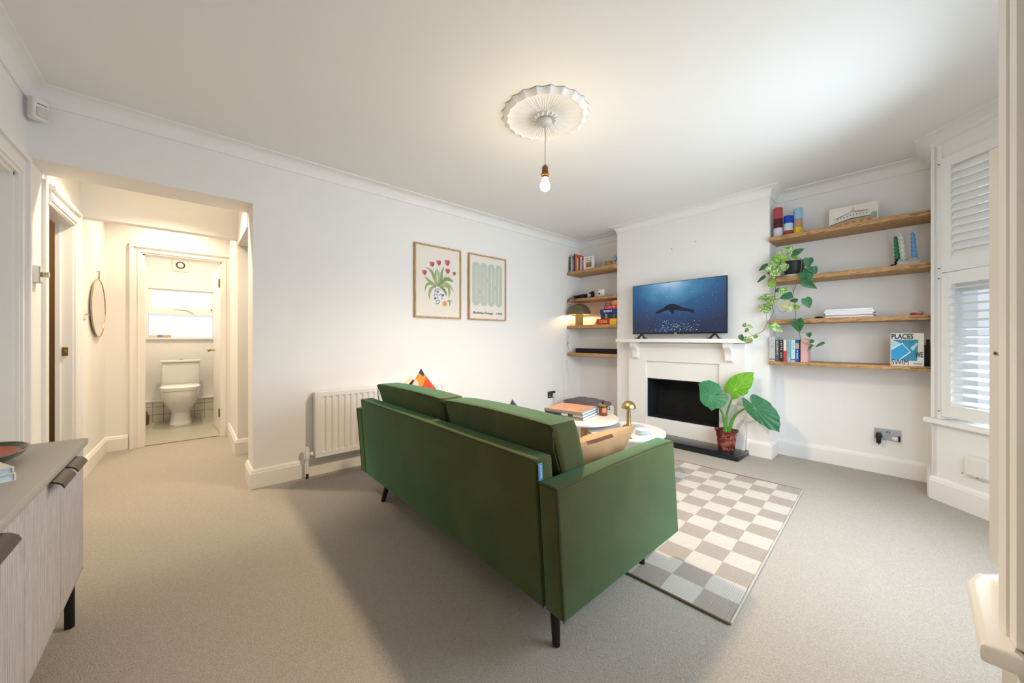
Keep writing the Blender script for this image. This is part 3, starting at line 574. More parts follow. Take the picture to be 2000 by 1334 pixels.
tag(m.build('glasses_case', mat('gloss_black', '0b0b0d', .12)), 'small glossy black oval case beside the pile of magazines', 'case')
rk = empty('pocket_tool', (3.85, .0, 1.2335), 'small red and silver pocket tool at the window end of the third right shelf', 'tool')
m = MB(); m.rbox(3.842, 3.862, -.006, .030, 1.2336, 1.252, .006, 2); m.rbox(3.842, 3.862, -.034, -.008, 1.2336, 1.245, .004, 2); m.build('handle', mat('tool_red', 'a81d25', .35), rk)
m = MB(); m.tube([(3.85, .004, 1.250), (3.85, -.012, 1.262), (3.85, -.034, 1.250)], .004); m.build('blade', M_CHROME, rk)
# top shelf: pillar candles, card with building
def pillar(x, y, r, h, bands, label):
    m = MB(); z = 1.9595; mts = []
    for i, (f0, f1, c) in enumerate(bands):
        pr_ = [(r, h*f0), (r, h*f1)] if i < len(bands)-1 else [(r, h*f0), (r, h*f1-.004), (r-.004, h*f1), (.004, h*f1-.002)]
        m.lathe(pr_, (x, y, z), 36, i); mts.append(mat('wax_'+c, c, .5, spec=.3))
    t = empty('pillar_candle', (x, y, z), label, 'candle', 'banded pillar candles on the top right shelf')
    m.build('wax', mts, t); w = MB(); w.tube([(x, y, z+h-.003), (x+.001, y, z+h+.006)], .0015); w.build('wick', M_MATT, t)
pillar(3.885, .815, .0335, .262, [(0, .31, 'cfc9d6'), (.31, .63, '4a2228'), (.63, 1, 'b0484a')], 'tall banded candle, red over maroon over lilac white')
pillar(3.90, .745, .0335, .178, [(0, .27, 'a6403c'), (.27, .62, 'b8d3dc'), (.62, 1, '1747b4')], 'short banded candle, blue over pale blue over red')
pillar(3.93, .683, .0335, .233, [(0, .28, 'e6c11d'), (.28, .60, 'b78f7e'), (.60, 1, '8fbdd4')], 'tall banded candle, sky blue over tan over yellow')
cd = empty('art_card', (3.99, .34, 1.9595), 'white card with a drawing of a long old building, leaning on the top right shelf', 'picture')
tl = .12
cf = lambda v: Vector((v.x+(v.z-1.96)*tl, v.y, v.z))
m = MB(); m.box(3.952, 3.956, .196, .483, 1.9600, 2.138, fn=cf); m.build('board', mat('card_white', 'ece8e0', .6), cd)
def cp(pts, c, k=1, nm='drawing'):
    m = MB(); P = [cf(Vector((3.952-.0004*k, .483-.287*a, 1.96+.178*b2))) for a, b2 in pts]; n = len(P); q = Vector((.0004*k, 0, 0))
    m.add(P+[p_+q for p_ in P], [tuple(range(n)), tuple(range(2*n-1, n-1, -1))]+[(i, (i+1) % n, n+(i+1) % n, n+i) for i in range(n)]); m.build(nm, mat('draw_'+c, c, .6), cd)
cp([(.02, .02), (.98, .02), (.98, .30), (.85, .42), (.45, .42), (.02, .24)], 'c8a37c', 1)
cp([(.02, .24), (.45, .42), (.85, .42), (.85, .38), (.45, .37), (.02, .20)], '6f7077', 2)
cp([(.14, .30), (.42, .44), (.42, .66), (.14, .44)], 'e8e4dd', 1); cp([(.12, .44), (.42, .66), (.42, .69), (.14, .50)], '8b7b78', 2)
cp([(.42, .42), (.86, .42), (.84, .66), (.42, .66)], 'e6e2da', 1); cp([(.52, .66), (.82, .64), (.80, .69), (.54, .72)], 'c7826b', 2)
cp([(.42, .66), (.46, .78), (.49, .84), (.495, .98), (.505, .84), (.54, .78), (.57, .66)], 'cfc6b6', 2)
for i in range(12):
    a = .06+i*.075; cp([(a, .05), (a+.03, .05), (a+.03, .17+.04*min(i, 6)/3), (a, .16+.04*min(i, 6)/3)], 'e9dfd0' if i % 2 else '7a5b46', 3)
for i in range(10):
    a = .18+i*.065; zq = .40+.10*min(i/4, 1); cp([(a, zq+.02), (a+.018, zq+.02), (a+.018, zq+.10), (a, zq+.10)], '7d8088', 3)
cp([(.86, .30), (.98, .30), (.98, .52), (.90, .56), (.86, .5)], '9fb0b0', 2); cp([(.88, .05), (.98, .05), (.98, .25), (.88, .22)], 'dfe0c4', 3)
# second shelf: twisted candles in acrylic holder blocks
def twisted(y, x, zb, h, col, lean, label, trans=0):
    m = MB(); n = 24; k = 60; vs = []
    for i in range(k+1):
        t = i/k; r = .0125*(1 if t < .86 else math.sqrt(max(0.02, 1-((t-.86)/.15)**2)))
        for q in range(n):
            a = 2*math.pi*q/n; rr = r*(1.12-.38*t)*(1+.15*math.cos(3*(a-t*13))); vs.append((x+rr*math.cos(a), y+lean*t*h+rr*math.sin(a), zb+t*h))
    fs = [(i*n+q, i*n+(q+1) % n, (i+1)*n+(q+1) % n, (i+1)*n+q) for i in range(k) for q in range(n)]+[tuple(range(n-1, -1, -1)), tuple(k*n+q for q in range(n))]
    m.add(vs, fs, 0, True); o = m.build('twisted_candle', mat('twist_'+col, col, .35)); tag(o, label, 'candle', 'twisted candles on the second right shelf')
twisted(.093, 3.91, 1.655, .172, '1d7a54', .06, 'dark green twisted candle, nearest the chimney of three')
twisted(.062, 3.875, 1.648, .190, 'c9cdbf', .07, 'pale cream green twisted candle between green and blue ones')
twisted(.009, 3.895, 1.652, .186, '5a9bd0', .05, 'sky blue twisted candle nearest the window')
AC = mat('acrylic', (.93, .96, .97), .08, trans=.85, ior=1.4)
def holder(y, x, hh, label, mt):
    t = empty('candle_holder', (x, y, 1.5975), label, 'candle holder', 'candle holders on the second right shelf')
    m = MB(); m.rbox(x-.02, x+.02, y-.030, y+.030, 1.5975, 1.5975+hh, .003, 2); 
    m.build('block', mt, t)
    m = MB(); m.lathe([(.011, 0), (.018, .002), (.018, .016), (.0135, .016), (.0135, .002), (.011, 0)], (x, y-.002, 1.5975+hh), 24); m.build('cup', mt, t)
holder(.064, 3.875, .034, 'clear ribbed acrylic holder under the pale twisted candle', AC)
holder(.011, 3.895, .036, 'clear acrylic holder under the blue twisted candle', AC)
t = empty('candle_holder', (3.91, .10, 1.5975), 'small black stepped holder under the green twisted candle', 'candle holder', 'candle holders on the second right shelf')
m = MB(); m.rbox(3.90, 3.93, .100, .128, 1.5975, 1.620, .002, 1); m.rbox(3.897, 3.923, .090, .108, 1.620, 1.642, .002, 1); m.build('block', M_MATT, t)
m = MB(); m.lathe([(.004, 0), (.006, .006), (.014, .012), (.012, .012)], (3.91, .096, 1.6425), 18); m.build('cup', M_MATT, t)
# ============================================================ HANGING PLANT
def leafmat(k):
    spec_ = [('leaf_deep', '245a35', '3a7a45'), ('leaf_marbled', '4d8a3c', 'cfdc9a'), ('leaf_bright', '5f9a2c', '9cc64e'), ('leaf_pale', 'c2c875', 'e6e3a6')][k]
    return ramp_mat(spec_[0], [(.42, spec_[1]), (.62, spec_[2])], 45 if k == 1 else 30, (1, 1, 1), .42, 4, 1.5, 0)
ph = empty('trailing_plant', (3.93, .71, 1.5975), 'trailing plant with marbled heart leaves in a dark pot, spilling down the shelves', 'plant')
m = MB(); m.lathe([(.060, .022), (.066, .03), (.076, .125), (.081, .125), (.082, .142), (.076, .142), (.072, .118)], (3.93, .71, 1.5975), 40, cap=False); m.build('pot', mat('pot_charcoal', '33373d', .45), ph)
m = MB(); m.lathe([(.0, 0), (.082, 0), (.092, .02), (.089, .021), (.080, .004), (0, .004)], (3.925, .71, 1.598), 40); m.build('saucer', M_WHITE, ph)
m = MB(); m.lathe([(0, .12), (.073, .12), (0, .128)], (3.93, .71, 1.5975), 24); m.build('soil', mat('soil', '2a2018', .95, noise=.3, nscale=60), ph)
rl = random.Random(11)
def leaf_mesh(b0, b1, w, tilt, fold=.25, droop=.18, n=8):
    """heart leaf from base b0 to tip b1; tilt rotates its face about its own axis"""
    b0, b1 = Vector(b0), Vector(b1); ax = b1-b0; L = ax.length; ax.normalize()
    nrm = Vector((-1, 0, .25)); nrm = (nrm-ax*nrm.dot(ax)).normalized(); sd = ax.cross(nrm)
    nrm, sd = nrm*math.cos(tilt)+sd*math.sin(tilt), sd*math.cos(tilt)-nrm*math.sin(tilt)
    vs = []; fs = []; rows = [(0, .0), (.03, .55), (.12, .86), (.28, 1.0), (.45, .93), (.62, .72), (.78, .45), (.9, .2), (1, .0)]
    back = [-.0, -.10, -.07, 0, 0, 0, 0, 0, 0]
    for i, (t, wd) in enumerate(rows):
        for q in (-1, -.55, 0, .55, 1):
            off = q*wd*w/2; lb = back[i]*abs(q)*1.0
            vs.append(b0+ax*L*(t+lb)+sd*off+nrm*(abs(off)*fold-droop*L*t*t))
    for i in range(len(rows)-1):
        for q in range(4): fs.append((i*5+q, i*5+q+1, (i+1)*5+q+1, (i+1)*5+q))
    # give it a real, thin thickness
    k = len(vs); vs2 = [v-nrm*.0007 for v in vs]
    fs2 = [tuple(x+k for x in f[::-1]) for f in fs]
    m = MB(); m.add(vs+vs2, fs+fs2, 0, True); return m
for x, y, z, y1, z1, w, k in POTHOS:
    dx = rl.uniform(-.012, .014); w = w*1.22
    L = math.hypot(y1-y, z1-z)
    m = leaf_mesh((x+dx, y, z), (x+dx-rl.uniform(-.25, .25)*L, y1, z1), w, rl.uniform(-.3, .3)); m.build('leaf', leafmat(k), ph)
for s in STEMS:
    m = MB(); m.tube(spline(s, 4), .0024 if len(s) > 4 else .0014, 6); m.build('stem', mat('stem_green', '5b6b35', .6), ph)
for s in [[(3.93, .72, 1.72), (3.86, .75, 1.76), (3.80, .76, 1.75)], [(3.93, .70, 1.72), (3.85, .67, 1.75), (3.80, .64, 1.735)], [(3.93, .73, 1.72), (3.84, .80, 1.73), (3.77, .86, 1.708)], [(3.93, .71, 1.72), (3.86, .74, 1.77), (3.80, .741, 1.799)], [(3.94, .70, 1.72), (3.86, .69, 1.76), (3.80, .687, 1.781)]]:
    m = MB(); m.tube(spline(s, 4), .0016, 6); m.build('stem', MATS['stem_green'], ph)
# ============================================================ FLOOR PLANT ON THE HEARTH
ep = empty('potted_plant', (3.705, 1.17, .0425), 'big-leaved green plant in a reddish plastic pot on the slate hearth', 'plant')
M_POT = ramp_mat('pot_red_film', [(.35, '4a1713'), (.5, '7b3226'), (.56, 'a06a5f'), (.6, '6d2a20'), (.8, '5b1f18')], 7, (1, 1, 1.6), .22, 5, 2.0, .5)
rr = random.Random(2); m = MB(); n = 40
prof = [(.062, 0), (.066, .004), (.072, .06), (.078, .12), (.084, .165), (.094, .178), (.096, .186), (.090, .186), (.080, .165)]
vs = []
for i in range(n):
    a = 2*math.pi*i/n; wv = 1+.035*math.sin(3*a+1)+.02*math.sin(7*a)
    for r, z in prof: vs.append((3.705+r*(wv if z > .02 else 1)*math.cos(a), 1.17+r*(wv if z > .02 else 1)*math.sin(a), .0425+z+(.004*math.sin(5*a) if z > .17 else 0)))
K = len(prof); fs = [(i*K+q, ((i+1) % n)*K+q, ((i+1) % n)*K+q+1, i*K+q+1) for i in range(n) for q in range(K-1)]+[tuple(i*K for i in range(n-1, -1, -1))]
m.add(vs, fs, 0, True); m.build('pot', M_POT, ep)
m = MB(); m.lathe([(0, .150), (.079, .150), (0, .158)], (3.705, 1.17, .0425), 24); m.build('soil', MATS['soil'], ep)
SX = 3.70
for pts, r0, r1 in (([(SX, 1.166, .19), (SX-.005, 1.188, .33), (3.655, 1.225, .45), (3.65, 1.285, .525)], .013, .0045), ([(SX, 1.170, .19), (SX, 1.168, .35), (3.705, 1.125, .52), (3.695, 1.10, .60)], .012, .0045), ([(SX, 1.157, .19), (SX, 1.115, .34), (3.69, 1.057, .411), (3.67, 1.0, .452), (3.66, .94, .466)], .013, .005)):
    m = MB(); m.tube(spline(pts, 8), r0, 10, taper=r1); m.build('stalk', mat('stalk_green', '5c8f3a', .45), ep)
m = MB()
for pts in ([(SX, 1.166, .19), (SX, 1.185, .29), (3.69, 1.205, .40)], [(SX, 1.155, .19), (SX, 1.125, .30), (3.70, 1.09, .37)]): m.tube(spline(pts, 6), .019, 10, taper=.006)
m.build('sheath', mat('sheath_green', '4f9a2e', .45), ep)
def big_leaf(out, ctr, x, name_mat, bulge, slope, veins, vm):
    """outline as (y,z) points, vein centre, real curved blade with thickness; slope tips the blade in x"""
    n = len(out); rings = 5; vs = []
    def P(y, z, t):
        d2 = ((y-ctr[0])**2+(z-ctr[1])**2)
        return (x+slope[0]*(y-ctr[0])+slope[1]*(z-ctr[1])+bulge*d2+.004*math.sin(26*(math.atan2(z-ctr[1], y-ctr[0])))*t, y, z)
    vs.append(P(ctr[0], ctr[1], 0))
    for k in range(1, rings+1):
        t = k/rings
        for y, z in out: vs.append(P(ctr[0]+(y-ctr[0])*t, ctr[1]+(z-ctr[1])*t, t*t))
    fs = [(0, 1+i, 1+(i+1) % n) for i in range(n)]
    for k in range(rings-1):
        for i in range(n): a = 1+k*n+i; b_ = 1+k*n+(i+1) % n; fs.append((a, a+n, b_+n, b_))
    K = len(vs); m = MB(); m.add(vs+[(v[0]+.0012, v[1], v[2]) for v in vs], fs+[tuple(q+K for q in f[::-1]) for f in fs]+[(1+(rings-1)*n+i, 1+(rings-1)*n+(i+1) % n, K+1+(rings-1)*n+(i+1) % n, K+1+(rings-1)*n+i) for i in range(n)], 0, True)
    lf = m.build('leaf', name_mat, ep); BASE[lf.name] = BASE[ep.name]
    m = MB()
    for i in veins:
        y, z = out[i]; pts = []
        for t in (0, .3, .6, .93): q = P(ctr[0]+(y-ctr[0])*t, ctr[1]+(z-ctr[1])*t, t*t); pts.append((q[0]-.0006, q[1], q[2]))
        m.tube(pts, .0018, 5, taper=.0006)
    m.build('vein', vm, lf)
LV1 = mat('leaf_bluegreen', '3f8a5c', .38, noise=.12, nscale=18); LV2 = mat('leaf_lime', '63a81e', .38, noise=.12, nscale=18); LV3 = mat('leaf_forest', '2a6b41', .38, noise=.12, nscale=18)
def dense(o):
    r_ = []
    for i in range(len(o)): a = o[i]; b_ = o[(i+1) % len(o)]; r_ += [a, ((a[0]+b_[0])/2, (a[1]+b_[1])/2)]
    return r_
big_leaf(dense(A1), (1.285, .528), 3.635, LV1, .9, (.15, .35), range(0, 54, 5), mat('vein_pale', '6aa685', .5))
big_leaf(dense(A2), (1.100, .600), 3.69, LV2, .7, (.1, .15), range(0, 52, 5), mat('vein_lime', '9fd05a', .5))
big_leaf(dense(A3), (.938, .466), 3.655, LV3, .5, (-.2, .3), range(0, 58, 6), mat('vein_green', '5e9a72', .5))
# ============================================================ LEFT ALCOVE
gL = 'upright books on the topmost left shelf'; z0 = 1.9655; X0 = 3.825
book_upright(3.098, 3.122, X0, 3.97, z0, .205, 'black spined book at the corner end of the top left shelf', '1c1c1c', gL, [(.0, .18, '8d8792')], [('~9', .3, .92, .45)], 'b9b4a6')
book_upright(3.072, 3.096, X0, 3.97, z0, .210, 'cream book between the black and the blue one', 'd5cdb6', gL)
book_upright(3.045, 3.070, X0, 3.97, z0, .212, 'blue book with dark top on the top left shelf', '3b7bab', gL, [(.82, 1, '3b4862')], [('~6', .2, .7, .4)], 'd4e6ee')
book_upright(3.031, 3.043, X0, 3.98, z0, .232, 'thin navy black book, tallest of the top left row', '1a2230', gL)
book_upright(2.998, 3.029, X0, 3.98, z0, .222, 'bright orange red book on the top left shelf', 'e2501f', gL, [], [('~6', .25, .8, .4)], 'b53010')
book_upright(2.970, 2.996, X0, 3.96, z0, .176, 'small cream book right beside the orange one', 'd9c39d', gL)
book_upright(2.945, 2.968, X0, 3.96, z0, .182, 'dark brown book in the middle of the top left row', '3a2c24', gL)
book_upright(2.915, 2.943, X0, 3.96, z0, .178, 'off-white book with grey spine print on the top left shelf', 'd6cfc8', gL, [], [('~7', .3, .85, .4)], '77736f')
book_upright(2.886, 2.907, X0, 3.96, z0, .178, 'raspberry red and pink spined book on the top left shelf', 'b4313c', gL, [(.25, .72, 'c96f7c')])
book_upright(2.868, 2.885, X0, 3.96, z0, .172, 'slim white book next to the face-out one', 'e9e6e2', gL)
t = empty('book', (3.85, 2.80, z0), 'white book turned face out with a brown picture, top left shelf', 'book', gL)
m = MB(); m.rbox(3.832, 3.862, 2.742, 2.864, z0, z0+.162, .002, 1); m.build('cover', mat('cover_white', 'ebe8e4', .5), t)
m = MB(); m.box(3.831, 3.8335, 2.764, 2.850, z0+.025, z0+.092); m.build('cover_picture', ramp_mat('brown_picture', [(.3, '6b4325'), (.7, 'b08152')], 30, bump=0), t)
text_part('~12', (3.8318, 2.853, z0+.132), (0, -1, 0), (0, 0, 1), .09, .013, INK, t, 'title_lettering'); text_part('~10', (3.8318, 2.853, z0+.104), (0, -1, 0), (0, 0, 1), .09, .012, INK, t, 'title_lettering')
m = MB(); m.rbox(3.86, 3.885, 2.480, 2.592, 1.9655, 2.032, .003, 2); t = m.build('wooden_sign', ramp_mat('carved_wood', [(.4, '7c4f28'), (.6, 'c99b62')], 60, bump=.3)); tag(t, 'small carved wooden block on the top left shelf', 'ornament')
t = empty('glass_figure', (3.87, 2.445, 1.9655), 'little blue grey glass ornament at the chimney end of the top left shelf', 'ornament')
m = MB(); m.lathe([(.018, 0), (.018, .006), (.006, .02), (.006, .045), (.016, .055)], (3.87, 2.445, 1.9655), 20); m.build('stem', mat('blue_glass', '8fa9b5', .15, trans=.4), t)
m = MB(); m.lathe([(.014, .055), (.024, .07), (.026, .09), (.014, .112), (0, .118)], (3.87, 2.445, 1.9655), 20); m.build('bowl', MATS['blue_glass'], t)
# cameras on the second shelf
def camera(y0, y1, h, x, label, body, top, lens_y, lens_r, strap=False, hump=True):
    z = 1.5995; t = empty('camera', (x+.02, (y0+y1)/2, z), label, 'camera')
    m = MB(); m.rbox(x, x+.035, y0, y1, z, z+h*.72, .006, 2); m.build('body', body, t)
    m = MB(); m.rbox(x+.002, x+.033, y0+.002, y1-.002, z+h*.72, z+h*.88, .004, 2)
    if hump: m.rbox(x+.004, x+.030, lens_y-.018, lens_y+.018, z+h*.85, z+h, .004, 2)
    m.build('top_plate', top, t)
    m = MB(); m.lathe([(lens_r, 0), (lens_r, .018), (lens_r*.85, .026), (lens_r*.7, .024), (0, .020)], (0, 0, 0), 24, fn=lambda v: Vector((x-v.z, lens_y+v.x, z+h*.40+v.y))); m.build('lens', M_BLACK, t)
    return t
c1 = camera(2.965, 3.075, .068, 3.86, 'black and silver compact camera with its strap hanging off the shelf edge', M_MATT, M_CHROME, 3.02, .020)
m = MB(); m.tube(spline([(3.85, 3.07, 1.63), (3.80, 3.10, 1.605), (3.785, 3.125, 1.575), (3.785, 3.11, 1.535), (3.785, 3.07, 1.520), (3.787, 3.03, 1.54), (3.79, 3.0, 1.57), (3.80, 2.985, 1.602)], 6), .003, 6); m.build('strap', M_MATT, c1)
m = MB(); m.tube(spline([(3.82, 3.06, 1.604), (3.788, 3.085, 1.598), (3.786, 3.10, 1.57), (3.786, 3.06, 1.55), (3.79, 3.03, 1.585), (3.81, 3.02, 1.602)], 6), .0025, 6); m.build('strap', M_MATT, c1)
camera(2.875, 2.955, .078, 3.865, 'second black camera with silver top beside the strapped one', M_MATT, M_CHROME, 2.915, .022)
c3 = empty('camera', (3.885, 2.785, 1.5995), 'boxy black camera standing alone in the middle of the second left shelf', 'camera')
m = MB(); m.rbox(3.86, 3.90, 2.765, 2.825, 1.5995, 1.672, .004, 2); m.rbox(3.865, 3.895, 2.77, 2.80, 1.672, 1.682, .003, 1); m.build('body', M_BLACK, c3)
m = MB(); m.lathe([(.018, 0), (.018, .02), (.013, .022), (0, .018)], (0, 0, 0), 20, fn=lambda v: Vector((3.86-v.z, 2.80+v.x, 1.628+v.y))); m.build('lens', M_CHROME, c3)
c4 = empty('instant_camera', (3.88, 2.665, 1.5995), 'chunky white instant camera with a black lens on the second left shelf', 'camera')
m = MB(); m.rbox(3.86, 3.905, 2.605, 2.705, 1.5995, 1.695, .018, 4); m.build('body', M_WHITE, c4)
m = MB(); m.lathe([(.030, 0), (.030, .014), (.022, .018), (0, .018)], (0, 0, 0), 28, fn=lambda v: Vector((3.862-v.z, 2.655+v.x, 1.638+v.y))); m.build('lens_ring', MATS['white_plastic'], c4)
m = MB(); m.lathe([(.010, .0), (.010, .006), (0, .006)], (0, 0, 0), 20, fn=lambda v: Vector((3.844-v.z, 2.655+v.x, 1.636+v.y))); m.build('lens', M_BLACK, c4)
m = MB(); m.box(3.8575, 3.862, 2.683, 2.697, 1.672, 1.684); m.build('viewfinder', M_BLACK, c4)
# mushroom table lamp
ml = empty('mushroom_lamp', (3.862, 2.984, 1.2455), 'olive mushroom table lamp glowing on the third left shelf', 'lamp')
m = MB(); m.lathe([(.050, 0), (.052, .003), (.052, .150), (.048, .153)], (3.862, 2.984, 1.2455), 40); m.build('base', mat('lamp_amber', '9c8040', .45), ml)
dome = [(.148, .143)]+[(.150*math.cos(R(a)), .145+.145*math.sin(R(a))) for a in range(0, 90, 8)]+[(.001, .290)]+[(.144*math.cos(R(a)), .145+.139*math.sin(R(a))) for a in range(86, -1, -8)]+[(.148, .143)]
m = MB(); m.lathe(dome, (3.862, 2.984, 1.2455), 48); m.build('lamp_shade', mat('lamp_olive', '5f5c42', .45), ml)
m = MB(); m.lathe([(.0, .160), (.02, .165), (.03, .185), (.02, .21), (0, .218)], (3.862, 2.984, 1.2455), 20); m.build('bulb', mat('lamp_bulb', (1, .62, .26), .5, emit=120), ml)
m = MB(); m.tube(spline([(3.84, 3.032, 1.249), (3.81, 3.06, 1.262), (3.79, 3.075, 1.235), (3.788, 3.085, 1.17), (3.79, 3.115, 1.08), (3.79, 3.118, 1.0), (3.79, 3.10, .93), (3.80, 3.07, .889), (3.85, 3.05, .887)], 8), .0022, 6); m.tube([(3.79, 3.118, 1.03), (3.79, 3.118, .99)], .006, 8); m.build('cord', mat('grey_cord', '8c8a86', .6), ml)
m = MB(); m.tube(spline([(3.87, 3.09, .889), (3.82, 3.10, .896), (3.785, 3.115, .875), (3.785, 3.12, .80), (3.79, 3.10, .60), (3.80, 3.05, .42), (3.80, 3.0, .25), (3.80, 2.99, .10), (3.75, 3.05, .005), (3.60, 3.10, .004), (3.52, 3.12, .10), (3.515, 3.128, .32)], 8), .003, 6)
tag(m.build('power_cable', mat('white_cord', 'd8d0c4', .6)), 'white power cable trailing from the lowest left shelf to the wall socket', 'cable')
m = MB(); m.tube(spline([(3.70, 3.138, .9), (3.712, 3.138, .6), (3.735, 3.138, .35), (3.745, 3.138, .15)], 8), .0022, 6)
tag(m.build('thin_cable', M_WHITE), 'thin white cable clipped down the picture wall near the corner', 'cable')
# games
def game(y0, y1, z0, h, x0, col, label, bands=(), txt=None, tcol='f3f3f3', tw=(0, 0)):
    t = empty('board_game', ((x0+4.05)/2, (y0+y1)/2, z0), label, 'board game', 'stacked games on the third left shelf')
    m = MB(); m.rbox(x0, 4.06, y0, y1, z0, z0+h-.001, .002, 1); m.build('box', mat('game_'+col, col, .4), t)
    for a, b2, c in bands:
        m = MB(); m.box(x0-.0007, x0, y1-(y1-y0)*b2, y1-(y1-y0)*a, z0+.003, z0+h-.004); m.build('printed_panel', mat('gp_'+c, c, .4), t)
    if txt: text_part(txt, (x0-.0010, y1-tw[0], z0+h*.25), (0, -1, 0), (0, 0, 1), tw[1], h*.5, mat('gt_'+tcol, tcol, .4), t, 'title_lettering', bold=.03)
    return t
game(2.412, 2.700, 1.2455, .074, 3.845, 'c4301e', 'wide red and yellow game box at the bottom of the stack', [(.68, 1, 'e8c41c'), (.0, .06, 'b0331a')], 'CATAN', 'f0b64a', (.045, .110))
game(2.412, 2.640, 1.3200, .060, 3.848, '26323a', 'dark grey green game box between the red and the blue ones', [(.30, .42, '9aa39a'), (.80, .9, '7a6a35')])
game(2.412, 2.650, 1.3805, .054, 3.847, '1d3184', 'blue game box with white lettering in the middle of the stack', [], 'SEQUENCE', 'e4e8f4', (.055, .120))
game(2.412, 2.585, 1.4350, .045, 3.850, 'cc3f36', 'red game box lying on the blue one', [], '~12', 'f0a99c', (.055, .10)); 
game(2.590, 2.612, 1.4350, .040, 3.855, '7a4a2c', 'narrow brown striped box beside the upper red game', [(.2, .5, 'e2c58a')])
game(2.490, 2.575, 1.4805, .026, 3.850, '1e2a33', 'small black and teal card box near the top of the stack', [(.15, .85, '5a8f98')])
game(2.412, 2.486, 1.4805, .040, 3.850, 'f0871a', 'small orange box on top of the stack beside the chimney')
game(2.500, 2.572, 1.5070, .020, 3.852, 'd24a48', 'flat pinkish red card box topmost of the stack')
game(2.418, 2.465, 1.5210, .014, 3.852, 'e6dcd4', 'tiny white box lying on the small orange one')
game(2.706, 2.752, 1.2455, .028, 3.870, 'd9b98e', 'little cream and gold box left of the wide red game box')
game(2.706, 2.738, 1.2745, .014, 3.875, '3b4a3c', 'tiny dark green tin on the little cream box')
sb = empty('soundbar', (3.90, 2.735, .8835), 'long black soundbar on the lowest left shelf', 'soundbar')
m = MB(); m.rbox(3.870, 3.955, 2.411, 3.055, .8835, .942, .006, 2); m.build('body', M_MATT, sb)
m = MB(); m.box(3.8685, 3.871, 2.42, 3.045, .888, .938); m.build('grille', mat('grille', '1a1c1c', .9, bump=.5, bscale=400), sb)
# ============================================================ SOCKETS, VENT, SMALL WALL THINGS
so = empty('wall_socket', (3.49, 3.143, .312), 'steel double socket on the picture wall with one white plug', 'socket')
m = MB(); m.rbox(3.418, 3.560, 3.136, 3.1445, .307, .391, .002, 1); m.build('plate', mat('dark_steel', '5d5c5e', .35, .8), so)
m = MB(); m.box(3.432, 3.478, 3.1345, 3.137, .318, .366); m.build('socket_insert', M_MATT, so)
m = MB(); m.rbox(3.50, 3.545, 3.105, 3.136, .315, .362, .006, 2); m.box(3.448, 3.456, 3.1335, 3.1348, .343, .358); m.box(3.440, 3.450, 3.1335, 3.1348, .325, .334); m.box(3.458, 3.468, 3.1335, 3.1348, .325, .334); m.build('plug', M_WHITE, so)
m = MB(); m.tube(spline([(3.52, 3.115, .315), (3.525, 3.10, .22), (3.56, 3.09, .12), (3.60, 3.08, .02)], 6), .002, 6); m.build('plug_cord', M_WHITE, so)
s2 = empty('wall_socket', (4.085, .15, .27), 'brushed steel double socket with a black charger and a white plug, under the shelves', 'socket')
m = MB(); m.rbox(4.081, 4.0895, .078, .224, .270, .355, .002, 1); m.build('plate', mat('brushed_steel', 'b4b8c2', .35, .6), s2)
m = MB(); m.box(4.079, 4.0815, .148, .156, .325, .341); m.box(4.079, 4.0815, .136, .144, .325, .341); m.build('usb_ports', mat('port_grey', '60646c', .5), s2)
m = MB(); m.rbox(4.035, 4.081, .184, .211, .245, .325, .004, 2); m.rbox(4.060, 4.081, .178, .217, .283, .310, .008, 2); m.tube([(4.055, .197, .246), (4.055, .197, .232)], .004); m.build('charger', M_BLACK, s2)
m = MB(); m.rbox(4.045, 4.081, .094, .128, .278, .308, .009, 3); m.build('plug', M_WHITE, s2)
m = MB(); m.box(4.0785, 4.082, .082, .092, .268, .312); m.build('socket_insert', M_MATT, s2)
vt = empty('wall_vent', C0+D*.26+Vector((0, 0, .21)), 'rounded white vent cover low on the bay wall at the right', 'vent')
m = MB(); vs = []; 
pr2 = [(0, .002), (.012, .016), (.03, .021), (.11, .021), (.13, .014), (.14, .002)]
b = bmesh.new(); bmesh.ops.create_cube(b, size=1)
for v in b.verts: v.co = Vector((.195+(v.co.x+.5)*.14, .001+(v.co.y+.5)*.03, .222+(v.co.z+.5)*.128))
bmesh.ops.bevel(b, geom=b.edges[:], offset=.0145, segments=4, affect='EDGES'); 
m.bm(b, fn=lambda v: C0+D*v.x+NI*v.y+Vector((0, 0, v.z))); m.build('cover', M_WHITE, vt)
for s_, z_ in ((.20, .235), (.275, .232)):
    m = MB(); m.lathe([(0, 0), (.004, 0), (.004, .002), (0, .002)], (0, 0, 0), 10, fn=lambda v, s_=s_, z_=z_: C0+D*(s_+v.x)+NI*(.030+v.z)+Vector((0, 0, z_+v.y))); m.build('screw', mat('screw_brown', '7d5e40', .5), vt)
al = empty('motion_sensor', (-.60, 3.10, 2.22), 'white motion sensor in the ceiling corner at the left', 'sensor')
ca, sa_ = .7071, .7071
af = lambda v: Vector((-.645+.012+v.x*ca+v.y*sa_, 3.145-.012-v.x*(-ca)*-1*1-v.y*sa_*1 if False else 3.145-.075+v.x*ca-v.y*sa_+.0, v.z))
m = MB(); m.rbox(.0, .066, -.004, .042, 2.212, 2.328, .012, 3, fn=af); m.build('housing', M_WHITE, al)
m = MB(); m.rbox(.010, .056, .036, .050, 2.225, 2.275, .009, 3, fn=af); m.build('lens_window', mat('lens_cream', 'cfccc4', .35), al)
m = MB(); m.box(.014, .052, .0418, .0435, 2.291, 2.294, fn=af); m.build('slot', M_MATT, al)
th = empty('thermostat', (-.632, 3.29, 1.375), 'white thermostat with chrome dial on the left wall by the opening', 'thermostat')
